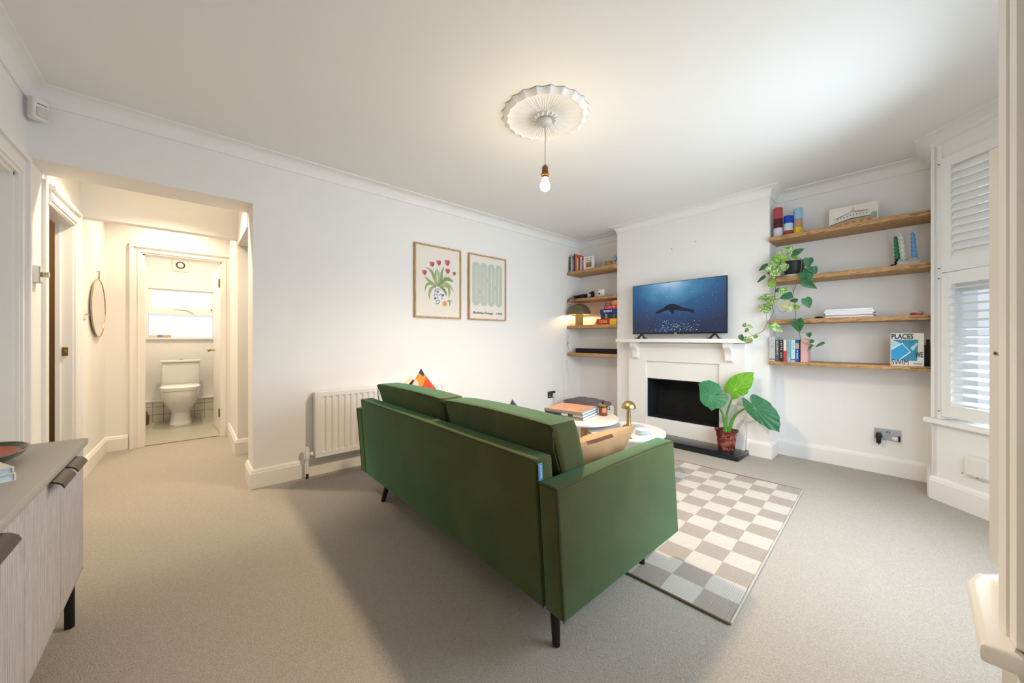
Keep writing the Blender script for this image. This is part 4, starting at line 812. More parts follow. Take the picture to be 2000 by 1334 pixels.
m = MB(); m.rbox(-.6445, -.621, 3.224, 3.300, 1.375, 1.470, .004, 2); m.build('housing', M_WHITE, th)
m = MB(); m.rbox(-.6209, -.6175, 3.228, 3.296, 1.379, 1.466, .001, 1); m.build('face_plate', M_CHROME, th)
m = MB(); m.lathe([(.014, 0), (.014, .012), (.016, .014), (.016, .026), (0, .027)], (0, 0, 0), 24, fn=lambda v: Vector((-.6175+v.z, 3.262+v.x, 1.424+v.y))); m.build('dial', M_CHROME, th)
m = MB(); m.rbox(-.6445, -.632, 3.405, 3.416, 1.21, 1.30, .003, 1); tag(m.build('bell_push', M_WHITE), 'slim white bell push on the edge of the left wall below the thermostat', 'switch')
# hall: strike plate, mirror, switch
st = empty('latch_plate', (-.655, 3.984, .96), 'brass latch on the edge of the open doorway in the hall', 'latch')
m = MB(); m.box(-.668, -.640, 3.9815, 3.9849, .945, 1.005); m.build('plate', MATS['worn_brass'], st)
m = MB(); m.rbox(-.66, -.645, 3.965, 3.9815, .962, .985, .003, 1); m.build('latch_bolt', MATS['worn_brass'], st)
wm = empty('wall_mirror', (-.585, 4.70, 1.09), 'round thin gold framed mirror hanging from a loop on the hall wall', 'mirror')
xm = lambda y: -.617+.0213*(y-4.15)+.012
def ring(y0, z0_, a, b2, r, n=56): return [(xm(y0+a*math.cos(t))+r, y0+a*math.sin(t) if False else y0+a*math.cos(t), z0_+b2*math.sin(t)) for t in [2*math.pi*i/n for i in range(n+1)]]
m = MB(); m.tube(ring(4.71, 1.332, .272, .247, .006), .004, 8); m.build('frame', M_BRASS, wm)
m = MB(); P_ = ring(4.71, 1.332, .267, .243, .006)[:-1]; k = len(P_)
m.add(P_+[(x-.006, y, z) for x, y, z in P_], [tuple(range(k)), tuple(range(2*k-1, k-1, -1))]+[(i, (i+1) % k, k+(i+1) % k, k+i) for i in range(k)]); m.build('glass', mat('mirror_glass', (.9, .88, .84), .06, metal=1), wm)
m = MB(); m.tube(spline([(xm(4.69)+.006, 4.69, 1.575), (xm(4.69)+.008, 4.70, 1.63), (xm(4.71)+.009, 4.71, 1.645), (xm(4.73)+.008, 4.72, 1.63), (xm(4.73)+.006, 4.73, 1.575)], 5), .003, 6); m.build('hanging_loop', mat('leather_tan', 'b58a58', .6), wm)
m = MB(); m.tube([(xm(4.71)-.01, 4.71, 1.646), (xm(4.71)+.014, 4.71, 1.648)], .004, 8); m.build('hook', M_BRASS, wm)
ls = empty('light_switch', (-.605, 4.32, 1.21), 'small light switch with a toggle beside the round hall mirror', 'switch')
m = MB(); m.rbox(-.6175, -.6080, 4.285, 4.365, 1.215, 1.300, .002, 1); m.build('plate', M_WHITE, ls)
m = MB(); m.tube([(-.608, 4.325, 1.258), (-.588, 4.325, 1.252)], .006, 10); m.build('toggle', M_CHROME, ls)
# ceiling downlights
def downlight(x, y, z, label):
    t = empty('ceiling_light', (x, y, z-.004), label, 'ceiling light')
    m = MB(); m.lathe([(.040, 0), (.046, -.003), (.034, -.004), (.034, 0), (.040, 0)], (x, y, z), 28); m.build('trim_ring', M_WHITE, t)
    m = MB(); m.lathe([(0, -.001), (.034, -.001), (.034, -.002), (0, -.002)], (x, y, z), 24); m.build('lamp_face', mat('led_face', (1, .84, .62), .5, emit=6), t)
downlight(-.13, 3.62, 2.413, 'recessed ceiling light in the hall just past the wide opening'); downlight(-.13, 4.75, 2.413, 'recessed ceiling light in the hall before the toilet door')
downlight(-.02, 5.75, 2.289, 'recessed ceiling light inside the toilet')
# ============================================================ TOILET ROOM
wc = empty('toilet', (-.085, 6.2, .002), 'white close coupled toilet seen through the open doorway', 'toilet')
m = MB(); m.rbox(-.268, .100, 6.30, 6.455, .44, .765, .018, 3); m.build('cistern', M_GLOSSW, wc)
m = MB(); m.rbox(-.280, .112, 6.285, 6.458, .765, .795, .01, 3); m.build('cistern_lid', M_GLOSSW, wc)
m = MB(); m.lathe([(.022, 0), (.022, .006), (0, .008)], (-.085, 6.37, .795), 20); m.build('flush_button', M_CHROME, wc)
def oval_loft(levels, cx, mi=0, n=36):
    vs = []; 
    for z, hw, yf, yb, e in levels:
        for i in range(n):
            a = 2*math.pi*i/n; c_, s_ = math.cos(a), math.sin(a)
            x = cx+hw*math.copysign(abs(c_)**e, c_); y = (yf+yb)/2+(yb-yf)/2*math.copysign(abs(s_)**e, s_); vs.append((x, y, z))
    k = len(levels); fs = [(q*n+i, q*n+(i+1) % n, (q+1)*n+(i+1) % n, (q+1)*n+i) for q in range(k-1) for i in range(n)]+[tuple(range(n-1, -1, -1)), tuple((k-1)*n+i for i in range(n))]
    m = MB(); m.add(vs, fs, 0, True); return m
oval_loft([(.002, .105, 6.02, 6.44, .6), (.02, .108, 6.02, 6.44, .6), (.06, .095, 6.05, 6.44, .7), (.15, .088, 6.06, 6.44, .75), (.19, .105, 6.03, 6.44, .8), (.26, .145, 5.95, 6.44, .8), (.34, .172, 5.88, 6.44, .8), (.42, .180, 5.86, 6.44, .75), (.445, .180, 5.86, 6.44, .75)], -.085).build('bowl', M_GLOSSW, wc)
oval_loft([(.447, .182, 5.85, 6.28, .7), (.462, .184, 5.848, 6.28, .7)], -.085).build('seat', M_GLOSSW, wc)
oval_loft([(.464, .184, 5.848, 6.285, .7), (.482, .186, 5.846, 6.287, .7), (.490, .178, 5.856, 6.28, .7)], -.085).build('lid', M_GLOSSW, wc)
fan = empty('extractor_fan', (-.09, 6.59, 1.97), 'square white extractor fan with round dark grille above the toilet window', 'fan')
m = MB(); m.rbox(-.171, -.014, 6.575, 6.5995, 1.972, 2.138, .004, 2); m.build('cover', M_WHITE, fan)
m = MB(); m.lathe([(.034, 0), (.036, .003), (.046, .003), (.048, 0)], (0, 0, 0), 32, fn=lambda v: Vector((-.0925+v.x, 6.575-v.z, 2.055+v.y))); m.build('grille_ring', mat('fan_dark', '3c342a', .5), fan)
m = MB(); m.lathe([(0, .003), (.030, .003), (.032, 0)], (0, 0, 0), 28, fn=lambda v: Vector((-.0925+v.x, 6.575-v.z, 2.055+v.y))); m.box(-.110, -.075, 6.5705, 6.5725, 2.052, 2.057); m.build('centre_cap', M_WHITE, fan)
sp = empty('soap_dispenser', (-.415, 6.585, 1.0865), 'clear soap dispenser on the toilet window sill, left of the two little pots', 'dispenser')
m = MB(); m.rbox(-.392, -.322, 6.569, 6.597, 1.0866, 1.118, .004, 2); m.build('bottle', mat('soap_clear', 'e3dccb', .2), sp)
m = MB(); m.tube([(-.357, 6.583, 1.117), (-.357, 6.583, 1.150), (-.345, 6.583, 1.152)], .003, 8); m.build('pump', M_WHITE, sp)
for y_, c, lb in ((-.288, '8d9aa2', 'small blue grey pot on the toilet window sill'), (-.222, 'cdb78c', 'small sandy beige pot on the toilet window sill')):
    m = MB(); w_ = .028 if c == '8d9aa2' else .036
    m.rbox(y_-w_, y_+w_, 6.568, 6.598, 1.0866, 1.120, .006, 2); tag(m.build('small_pot', mat('pot_'+c, c, .5)), lb, 'pot')
br = empty('toilet_brush', (-.43, 6.36, .003), 'olive toilet brush holder beside the left door frame', 'brush')
m = MB(); m.lathe([(.03, 0), (.045, .01), (.05, .10), (.03, .16), (.02, .17)], (-.425, 6.36, .003), 24); m.build('holder', mat('brush_olive', '6b6038', .4), br)
# ============================================================ RUG
ang = R(2.4); RO = Vector((1.497, .463, 0)); ra = Vector((math.cos(ang), math.sin(ang), 0)); rb_ = Vector((-math.sin(ang), math.cos(ang), 0))
CW, NX, NY = .131, 13, 9
rg = empty('checked_rug', RO+ra*.85+rb_*.6, 'flat woven rug in beige and cream checks under the coffee tables', 'rug')
def weave(name, c0, c1):
    m = bpy.data.materials.new(name); m.use_nodes = True; nt = m.node_tree; b = nt.nodes['Principled BSDF']; b.inputs['Roughness'].default_value = .95
    tc = nt.nodes.new('ShaderNodeTexCoord'); mp = nt.nodes.new('ShaderNodeMapping'); mp.inputs['Rotation'].default_value = (0, 0, -ang); nt.links.new(tc.outputs['Object'], mp.inputs['Vector'])
    wv = nt.nodes.new('ShaderNodeTexWave'); wv.bands_direction = 'Y'; wv.inputs['Scale'].default_value = 42; wv.inputs['Distortion'].default_value = .6; nt.links.new(mp.outputs[0], wv.inputs['Vector'])
    mp2 = nt.nodes.new('ShaderNodeMapping'); mp2.inputs['Scale'].default_value = (3, 60, 1); nt.links.new(mp.outputs[0], mp2.inputs['Vector'])
    nz = nt.nodes.new('ShaderNodeTexNoise'); nz.inputs['Scale'].default_value = 9; nt.links.new(mp2.outputs[0], nz.inputs['Vector'])
    ad = nt.nodes.new('ShaderNodeMath'); ad.operation = 'MULTIPLY_ADD'; ad.inputs[1].default_value = .45; nt.links.new(wv.outputs['Fac'], ad.inputs[0])
    m3 = nt.nodes.new('ShaderNodeMath'); m3.operation = 'MULTIPLY'; m3.inputs[1].default_value = .6; nt.links.new(nz.outputs['Fac'], m3.inputs[0]); nt.links.new(m3.outputs[0], ad.inputs[2])
    r = nt.nodes.new('ShaderNodeValToRGB'); r.color_ramp.elements[0].color = srgb(c0); r.color_ramp.elements[1].color = srgb(c1); r.color_ramp.elements[0].position = .2; r.color_ramp.elements[1].position = .75
    nt.links.new(ad.outputs[0], r.inputs['Fac']); nt.links.new(r.outputs['Color'], b.inputs['Base Color'])
    bp = nt.nodes.new('ShaderNodeBump'); bp.inputs['Strength'].default_value = .5; bp.inputs['Distance'].default_value = .002; nt.links.new(ad.outputs[0], bp.inputs['Height']); nt.links.new(bp.outputs['Normal'], b.inputs['Normal'])
    return m
m = MB(); SUB = 3; vs = []; nx, ny = NX*SUB, NY*SUB; rr = random.Random(4)
for j in range(ny+1):
    for i in range(nx+1):
        a, b2 = i*CW/SUB, j*CW/SUB
        jit = .004*math.sin(i*1.3+j*.7); z = .007+.0015*math.sin(a*9+b2*5)
        q = RO+ra*(a+(jit*.5 if 0 < i < nx else jit*.3))+rb_*(b2+jit*.4); vs.append((q.x, q.y, max(.004, z)))
K = len(vs)
for j in range(ny):
    for i in range(nx):
        a = j*(nx+1)+i; mi = 0 if ((i//SUB)+(j//SUB)) % 2 == 0 else 1
        m.f.append((a, a+1, a+nx+2, a+nx+1)); m.m.append(mi); m.smooth.append(True)
m.v += vs
m.v += [(v[0], v[1], .0005) for v in vs]
edge = [i for i in range(nx+1)]+[j*(nx+1)+nx for j in range(1, ny+1)]+[ny*(nx+1)+i for i in range(nx-1, -1, -1)]+[j*(nx+1) for j in range(ny-1, 0, -1)]
for q in range(len(edge)):
    a, b2 = edge[q], edge[(q+1) % len(edge)]; m.f.append((a, K+a, K+b2, b2)); m.m.append(0); m.smooth.append(False)
m.build('woven_field', [weave('weave_beige', '92877d', 'a39a90'), weave('weave_cream', 'b1aaa0', 'c6c0b6')], rg)
for e_, off in ((0, -.004), (ny, .004)):
    m = MB(); pts = [RO+ra*(i*CW/SUB)+rb_*(e_*CW/SUB+off)+Vector((0, 0, .006)) for i in range(nx+1)]; m.tube(pts, .0045, 6); m.build('selvedge', mat('cord_cream', 'b3aca1', .9), rg)
for e_, off in ((0, -.004), (nx, .004)):
    m = MB(); pts = [RO+ra*(e_*CW/SUB+off)+rb_*(j*CW/SUB)+Vector((0, 0, .006)) for j in range(ny+1)]; m.tube(pts, .0045, 6); m.build('hem', mat('cord_brown', '75695a', .9), rg)
# ============================================================ SOFA
sf = empty('sofa', (1.30, 1.68, 0), 'green velvet sofa on slanted black legs, its back to the camera', 'sofa')
Z0, ZA, ZB = .139, .585, .658
lean = lambda k: (lambda v: Vector((v.x-k*(v.z-Z0)/(ZA-Z0), v.y, v.z)))
puff = lambda v, c, s, k: v
m = MB(); m.rbox(.900, .985, .846, 2.506, Z0, ZB, .012, 3, fn=lean(.034)); m.build('backrest', M_VELVET, sf)
for (y0, y1) in ((.757, .842), (2.510, 2.595)):
    m = MB(); m.rbox(.902, 1.748, y0, y1, Z0, ZA, .010, 3, fn=lambda v: Vector((v.x-(.034+.02*(v.x-.9)/.85)*(v.z-Z0)/(ZA-Z0), v.y, v.z+.008*math.sin((v.x-.9)*3.5)*(v.z > .4)))); a_ = m.build('armrest', M_VELVET, sf)
    m = MB()
    ye = y0+.002 if y0 < 1 else y1-.002
    m.tube([(.868, ye, ZA-.004)]+[(.868+.83*t, ye, ZA-.002+.008*math.sin(.83*t*3.4)) for t in [i/12 for i in range(1, 12)]]+[(1.692, ye, ZA-.003)], .0028, 6); m.tube([(.868, ye, ZA-.004), (.903, ye, Z0+.004)], .0028, 6); m.tube([(.867, y0+.004, ZA-.003), (.867, y1-.004, ZA-.003)], .0022, 6)
    m.build('piping', M_PIPE, a_)
m = MB(); m.tube([(.8625, .852, ZB-.004), (.8625, 2.500, ZB-.004)], .0026, 6); m.tube([(.8625, .850, ZB-.006), (.902, .850, Z0+.004)], .0026, 6); m.build('back_piping', M_PIPE, sf)
m = MB(); m.rbox(.985, 1.68, .845, 2.507, Z0, .30, .01, 2); m.build('seat_base', M_VELVET, sf)
for y0, y1 in ((.846, 1.674), (1.678, 2.506)):
    m = MB(); m.rbox(.995, 1.70, y0, y1, .302, .435, .03, 4); m.build('seat_cushion', M_VELVET, sf)
def backcush(y0, y1, ztop, seed):
    rr = random.Random(seed); m = MB(); b = bmesh.new(); bmesh.ops.create_grid(b, x_segments=1, y_segments=1); b.free()
    nu, nv, nw = 14, 9, 4; b = bmesh.new(); bmesh.ops.create_cube(b, size=1); bmesh.ops.subdivide_edges(b, edges=b.edges[:], cuts=9, use_grid_fill=True)
    bb = b.verts
    for v in bb:
        x, y, z = v.co*2; fx = 1
        # rounded-box with crown
        cr = (1-y**4)*(1-z**4)
        X = .085*x*(.80+.30*cr); Y = (y1-y0)/2*y*(1-.012*(z*z)); Zz = (ztop-.44)/2*z*(1-.0*(y*y))+.010*(1-y*y)*(z > 0)*z
        if seed == 2: X += .004*math.sin(26*y+6*z)*(1-abs(y))*.6+(.006*math.sin(30*y)*(y < -.4))
        v.co = Vector((X, Y, Zz))
    for _ in range(1): bmesh.ops.smooth_vert(b, verts=b.verts[:], factor=.45, use_axis_x=True, use_axis_y=True, use_axis_z=True)
    c = Vector((1.062, (y0+y1)/2, (ztop+.44)/2))
    m.bm(b, fn=lambda v: c+Vector((v.x-.10*(v.z)/.155*.5-.0, v.y, v.z))); o = m.build('back_cushion', M_VELVET, sf)
    zt = ztop-.012
    m = MB(); xb = 1.062-.052-.075
    xb = .947
    m.tube(spline([(xb+.10, y0+.012, .46), (xb+.012, y0+.006, zt-.10), (xb+.004, y0+.012, zt-.02), (xb, y0+.035, zt), (xb-.004, (y0+y1)/2, zt+.006), (xb, y1-.035, zt), (xb+.004, y1-.012, zt-.02), (xb+.012, y1-.006, zt-.10), (xb+.10, y1-.012, .46)], 8), .0028, 6)
    m.build('cushion_piping', M_PIPE, o)
backcush(.842, 1.575, .762, 1); backcush(1.600, 2.435, .762, 2)
for x, y, dx, dy in ((.975, .865, -.028, -.035), (.975, 2.30, -.03, .027), (1.61, .89, -.022, -.03), (1.61, 2.42, .03, .03)):
    m = MB(); m.tube([(x+dx, y+dy, .0), (x, y, Z0+.01)], .0135, 16, taper=.020)
    m.build('leg', M_BLACK, sf)
# label sewn into the back's end seam
m = MB(); m.box(.868, .905, .8425, .8455, .605, .648, fn=lambda v: v); 
lb = MB(); lb.box(.856, .858+.0245, .8395, .8418, .600, .645); lb = MB(); lb.rbox(.866, .886, .8385, .8415, .586, .645, .0008, 1, fn=lambda v: Vector((v.x-.000-(.645-v.z)*-.05, v.y, v.z)))
lbo = lb.build('brand_tag', mat('tag_blue', '4f93c4', .6), sf); lbo['label'] = 'small blue tag with white writing'
text_part('swyft', (.8715, .8383, .638), (0.05, 0, -1), (1, 0, .05), .044, .011, mat('tag_white', 'eef2f4', .6), sf, 'tag_lettering')
# ============================================================ SCATTER CUSHIONS
def pillow(name, c, ex, ey, w, h, th, mats_, label, assign=None, group=None, n=30):
    """ex,ey in-plane unit axes; puffed square with pinched corners"""
    ex = Vector(ex).normalized(); ey = Vector(ey); ey = (ey-ex*ey.dot(ex)).normalized(); ez = ex.cross(ey); c = Vector(c)
    vs = []; fs = []; mi = []
    for side in (1, -1):
        for j in range(n+1):
            for i in range(n+1):
                u, v = i/n*2-1, j/n*2-1
                pin = 1-.06*(1-abs(u)**2)*(abs(v)) ; pinv = 1-.06*(1-abs(v)**2)*abs(u)
                t = ((1-u*u)*(1-v*v))**.55
                wr = .004*math.sin(9*u+5*v)*(1-u*u)
                vs.append(c+ex*(u*w/2*pinv)+ey*(v*h/2*pin)+ez*(side*(th/2*t+wr*t)))
    K = (n+1)**2
    m = MB()
    for side in (0, 1):
        for j in range(n):
            for i in range(n):
                a = side*K+j*(n+1)+i; f = (a, a+1, a+n+2, a+n+1); m.f.append(f if side == 0 else f[::-1]); m.m.append(assign((i+.5)/n, (j+.5)/n, side) if assign else 0); m.smooth.append(True)
    m.v = [tuple(v) for v in vs]
    o = m.build(name, mats_, at=tuple(c-Vector((0, 0, min(h, w)/2))))
    tag(o, label, 'cushion', group); return o
M_TAN = mat('tan_velvet', 'b58f68', .85, noise=.10, nscale=14, sheen=.5); M_CREAM = mat('cream_linen', 'd8d2c8', .9)
M_NAVY = mat('navy_cloth', '2c3447', .9); M_ORG = mat('orange_cloth', 'cf7a2c', .9, noise=.1, nscale=30); M_RED = mat('red_cloth', 'b4402e', .9, noise=.1, nscale=30); M_PINK = mat('pink_cloth', 'd9b8a6', .9)
pillow('cushion', (1.385, 1.02, .497), (1, -.05, .03), (0, -.52, .70), .47, .36, .16, [M_TAN, mat('tan_brown_edge', '6a4632', .9), M_CREAM], 'tan velvet cushion with dark brown edge leaning on the near sofa arm', lambda u, v, s: 1 if (v > .985 and .22 < u < .60 and s == 0) else (2 if u > .90 and v < .75 else 0), n=70)
def geo(u, v, s):
    if v > .86 and u > .86: return 3
    if v > u*.9+.35: return 2
    if u > .62 and v < .8: return 1
    if v < .35: return 3
    return 0
pillow('cushion', (1.24, 2.36, .635), (.62, .25, .70), (-.55, -.2, .72), .31, .31, .10, [M_ORG, M_RED, M_PINK, M_NAVY], 'patchwork cushion in orange, red and pink with one corner pointing up behind the sofa back', geo)
pillow('cushion', (1.17, 2.42, .60), (.8, .3, .45), (-.4, .1, .8), .30, .30, .09, [M_NAVY, M_CREAM], 'navy and cream cushion beside the patchwork one, only a corner showing', lambda u, v, s: 1 if u < .12 or v > .9 else 0)
pillow('cushion', (1.36, 1.50, .525), (.55, .05, .62), (-.62, 0, .6), .285, .285, .09, [M_TAN, M_NAVY, M_CREAM], 'tan cushion with a navy stripe peeping above the middle of the sofa back', lambda u, v, s: 1 if u > .86 else (2 if u > .7 else 0))
# ============================================================ COFFEE TABLES
def table(cx, cy, zt, r, label, leg_a, group='round nesting coffee tables'):
    t = empty('coffee_table', (cx, cy, .008), label, 'coffee table', group)
    m = MB(); m.lathe([(0, -.02), (r-.003, -.02), (r, -.016), (r, -.004), (r-.004, 0), (0, 0)], (cx, cy, zt), 72); m.build('tabletop', mat('table_white', 'd6d4cf', .4), t)
    for a in leg_a:
        ca, sa = math.cos(R(a)), math.sin(R(a)); x, y = cx+ca*(r*.72), cy+sa*(r*.72); q = lambda s: Vector((-sa*s, ca*s, 0))
        m = MB(); k = .022
        P_ = []
        for z, e in ((zt-.0205, 0), (.0085, .05)):
            for s, d in ((-k, -.009), (k, -.009), (k, .009), (-k, .009)): P_.append(Vector((x+ca*(d+e), y+sa*(d+e), z))+q(s))
        m.add(P_, [(0, 1, 2, 3), (7, 6, 5, 4), (0, 4, 5, 1), (1, 5, 6, 2), (2, 6, 7, 3), (3, 7, 4, 0)]); m.build('leg', M_OAK_L, t)
    return t
M_OAK_L = ramp_mat('table_leg_wood', [(.3, '8a5428'), (.7, 'b67c42')], 12, (6, 6, 1), .5, 5, .5, .05)
table(2.43, 1.87, .42, .311, 'taller round white coffee table holding the stack of large books', (225, 100, 340))
table(2.525, 1.512, .36, .298, 'lower round white coffee table with the brass lamp on it', (200, 320, 80))
m = MB(); P_ = [(2.365, 1.400), (2.333, 1.412), (2.300, 1.305), (2.332, 1.296)]; m.prism([(2.372, 1.392), (2.350, 1.402), (2.312, 1.345), (2.332, 1.334)], .3603, .3625); tag(m.build('leather_strap', mat('leather_brown', '6b3a25', .5)), 'short brown leather strap lying on the lower coffee table', 'strap')
def flat_book(O, a, b2, w, d, z, h, label, cov, pg='dfe3e6', top=None, edge=None, group='large books stacked on the coffee table'):
    t = empty('book', (O[0], O[1], z), label, 'book', group); a = Vector((a[0], a[1], 0)).normalized(); b2 = Vector((b2[0], b2[1], 0)).normalized(); O = Vector((O[0], O[1], 0))
    def bx(m, u0, u1, v0, v1, z0_, z1_):
        vs = [O+a*u+b2*v+Vector((0, 0, zz)) for u in (u0, u1) for v in (v0, v1) for zz in (z0_, z1_)]
        m.add(vs, [(0, 1, 3, 2), (4, 6, 7, 5), (0, 4, 5, 1), (2, 3, 7, 6), (0, 2, 6, 4), (1, 5, 7, 3)])
    m = MB(); bx(m, 0, w, 0, .003, z, z+h); bx(m, 0, w, .003, d, z, z+.0025); bx(m, 0, w, .003, d, z+h-.0025, z+h); m.build('cover', cov, t)
    m = MB(); bx(m, .003, w-.003, .003, d-.004, z+.0025, z+h-.0025); m.build('pages', mat('pg_'+pg, pg, .7), t)
    if top: m = MB(); bx(m, .004, w-.004, .004, d-.004, z+h, z+h+.0005); m.build('cover_picture', top, t)
    if edge:
        for u0, u1, c in edge: m = MB(); bx(m, w*u0, w*u1, -.0006, 0, z+.002, z+h-.002); m.build('spine_panel', mat('sp_'+c, c, .5), t)
    return t
BO, BA, BB = (2.211, 2.064), (.078, -.332), (.313, .074)
M_TOP = ramp_mat('canyon_cover', [(.3, '7c6a5c'), (.42, 'b98f74'), (.52, 'd98f66'), (.6, 'c77d58'), (.7, 'cabba6'), (.8, 'a89a55')], 7, (1, 2.5, 1), .35, 6, 2.0, 0)
flat_book((2.213, 2.066), BA, BB, .342, .315, .4203, .024, 'grey mottled book at the bottom of the coffee table stack', mat('bk_grey', '8e8780', .5, noise=.1, nscale=20))
flat_book((2.209, 2.062), BA, BB, .338, .318, .4446, .022, 'black and white photo book in the middle of the coffee table stack', mat('bk_bw', '3b403f', .4), 'cfdde4', None, [(.45, .62, 'b7bdb8'), (.75, 1, '9c9b98')])
flat_book((2.206, 2.066), BA, BB, .342, .318, .4669, .022, 'book with a pinkish canyon photograph on top of the coffee table stack', mat('bk_top', '84817a', .4), 'b9dcec', M_TOP)
jr = empty('scented_candle', (2.617, 1.782, .4203), 'amber glass jar candle with gold lid beside the books', 'candle')
m = MB(); m.lathe([(0, 0), (.034, 0), (.036, .004), (.036, .072), (.031, .080), (.031, .088)], (2.60, 1.76, .4203), 36); m.build('jar', mat('amber_glass', '6a3514', .15, spec=.8), jr)
m = MB(); m.lathe([(.037, .078), (.038, .090), (.030, .097), (.010, .100), (.0, .101)], (2.60, 1.76, .4203), 36); m.build('lid', M_BRASS, jr)
m = MB(); m.lathe([(0, .1005), (.009, .102), (.011, .112), (0, .116)], (2.60, 1.76, .4203), 18); m.build('lid_knob', M_MATT, jr)
m = MB(); 
for i in range(6):
    a0, a1 = R(205+i*10), R(215+i*10)
    m.add([(2.60+.0366*math.cos(a), 1.76+.0366*math.sin(a), .4203+z) for a in (a0, a1) for z in (.030, .066)], [(0, 1, 3, 2)], 0, True)
m.build('jar_label', mat('kraft', 'b98a5c', .8), jr)
m = MB(); m.tube([(2.60+.038*math.cos(R(a)), 1.76+.038*math.sin(R(a)), .4203+.077) for a in range(0, 361, 15)], .0025, 6); m.tube(spline([(2.612, 1.724, .497), (2.618, 1.708, .490), (2.622, 1.712, .470), (2.612, 1.724, .478)], 5), .003, 6); m.build('wire_clasp', M_MATT, jr)
bl = empty('brass_lamp', (2.600, 1.530, .3603), 'small brass mushroom table lamp on the lower coffee table', 'lamp')
LC = (2.575, 1.507, .3603)
m = MB(); m.lathe([(0, 0), (.046, 0), (.047, .003), (.047, .016), (.043, .020), (.020, .030), (.017, .040), (.0145, .150), (.0145, .178), (0, .180)], LC, 40); m.build('stand', M_BRASS, bl)
m = MB(); m.lathe([(.054, .158)]+[(.055*math.cos(R(a)), .160+.058*math.sin(R(a))) for a in range(0, 90, 9)]+[(.001, .218)]+[(.052*math.cos(R(a)), .160+.055*math.sin(R(a))) for a in range(85, -1, -9)]+[(.054, .158)], LC, 44); m.build('lamp_shade', M_BRASS, bl)
zz = .3603
for i in range(4):
    m = MB(); dx = (.002, -.002, .001, 0)[i]; m.lathe([(0, 0), (.044, 0), (.050, .003), (.0515, .0085), (.047, .009), (.044, .006), (0, .006)], (2.492+dx, 1.348, zz), 40)
    tag(m.build('coaster', mat('coaster_blue', 'cddde4', .25, noise=.03)), 'pale blue white round coaster in the stack beside the brass lamp'+('', ', second up', ', third up', ', topmost')[i] if i else 'pale blue white round coaster at the bottom of the stack of four', 'coaster', 'coasters on the lower coffee table'); zz += .0094
# low box with blanket in the corner
m = MB(); m.rbox(3.44, 3.82, 2.43, 2.975, .0, .262, .008, 2); tag(m.build('storage_box', mat('box_cream', 'd9d2c6', .7)), 'low cream storage box below the left shelves, partly behind the coffee table', 'box')
bc = MB(); b = bmesh.new(); bmesh.ops.create_cube(b, size=1); bmesh.ops.subdivide_edges(b, edges=b.edges[:], cuts=7, use_grid_fill=True)
for v in b.verts:
    x, y, z = v.co*2; cr = (1-.75*abs(y)**4)*(1-.5*abs(x)**4)
    v.co = Vector((3.665+.14*x, 2.715+.255*y*(1-.12*(z > 0)*z), .2625+.034+.034*z*(cr if z > 0 else 1)+.006*math.sin(9*y+4*x)*(z > .5)))
bc.bm(b); tag(bc.build('cushion', mat('grey_plush', '6f676a', .9, noise=.12, nscale=16, sheen=.4)), 'dark grey plush cushion lying on the low box in the corner', 'cushion')
# ============================================================ SIDEBOARD
sd = empty('sideboard', (-.47, 1.45, 0), 'grey topped sideboard with reeded pale doors and black legs at the left edge', 'sideboard')
XS, YE, YN = -.305, 2.145, .79
m = MB(); m.rbox(-.640, XS+.012, YN-.01, YE, .652, .680, .008, 2); m.build('worktop', mat('top_greige', 'a5a19a', .45), sd)
m = MB(); m.box(-.636, XS-.022, YN, YE-.010, .180, .652); m.box(-.636, XS-.001, YN, YN+.006, .18, .652); m.box(-.636, XS-.001, YE-.016, YE-.010, .18, .652); m.box(XS-.03, XS-.003, YN, YE-.01, .176, .186); m.build('carcass', mat('carcass_greige', '9a968f', .5), sd)
M_REED = ramp_mat('limed_wood', [(.3, 'b3abab'), (.5, 'c3bbb9'), (.7, 'd2cbc8')], 10, (26, 26, 1.2), .6, 5, .4, .1)
seams = [.797, 1.132, 1.470, 1.806, 2.133]
for i in range(4):
    y0, y1 = seams[i]+.0055, seams[i+1]-.0055; n = int((y1-y0)/.0105); st_ = (y1-y0)/n; pr_ = [(XS-.018, y0)]
    for k in range(n): pr_ += [(XS-.0055, y0+k*st_), (XS, y0+k*st_+st_*.25), (XS, y0+k*st_+st_*.7)]
    pr_ += [(XS-.0055, y1), (XS-.018, y1)]
    m = MB(); m.prism(pr_, .190, .645); dr = m.build('door', M_REED, sd)
    ya, yb = ((y1-.150, y1-.010) if i in (0, 2) else (y0+.010, y0+.150))
    m = MB(); pf = [(XS-.004, .6455), (XS+.006, .652-.0), (XS+.020, .648), (XS+.030, .640), (XS+.035, .629), (XS+.0325, .627), (XS+.027, .637), (XS+.018, .644), (XS+.006, .6475), (XS-.004, .6425)]
    m.add([(x, y, z) for y in (ya, yb) for x, z in pf], [tuple(range(9, -1, -1)), tuple(range(10, 20))]+[(q, (q+1) % 10, 10+(q+1) % 10, 10+q) for q in range(10)], 0, True); m.build('pull_handle', mat('bronze_pull', '4a4038', .35, .7), dr)
for x, y in ((-.330, 2.075), (-.600, 2.075), (-.330, .86), (-.600, .86)):
    m = MB(); m.tube([(x, y, 0), (x, y, .181)], .0135, 16); m.build('leg', M_BLACK, sd)
dh = empty('serving_dish', (-.47, 1.83, .6805), 'dark green oval dish with an orange inside on the sideboard', 'dish')
def dish(prof, a, b2): 
    m = MB(); m.lathe(prof, (0, 0, 0), 48, fn=lambda v: Vector((-.485+v.x*b2, 1.86+v.y*a, .6805+v.z*1.15))); return m
dish([(0, 0), (.5, 0), (.62, .004), (.9, .020), (1.0, .034), (.97, .035), (.86, .024), (.60, .008), (0, .007)], .165, .105).build('dish_body', mat('glaze_green', '2c4a2c', .15, noise=.25, nscale=20), dh)
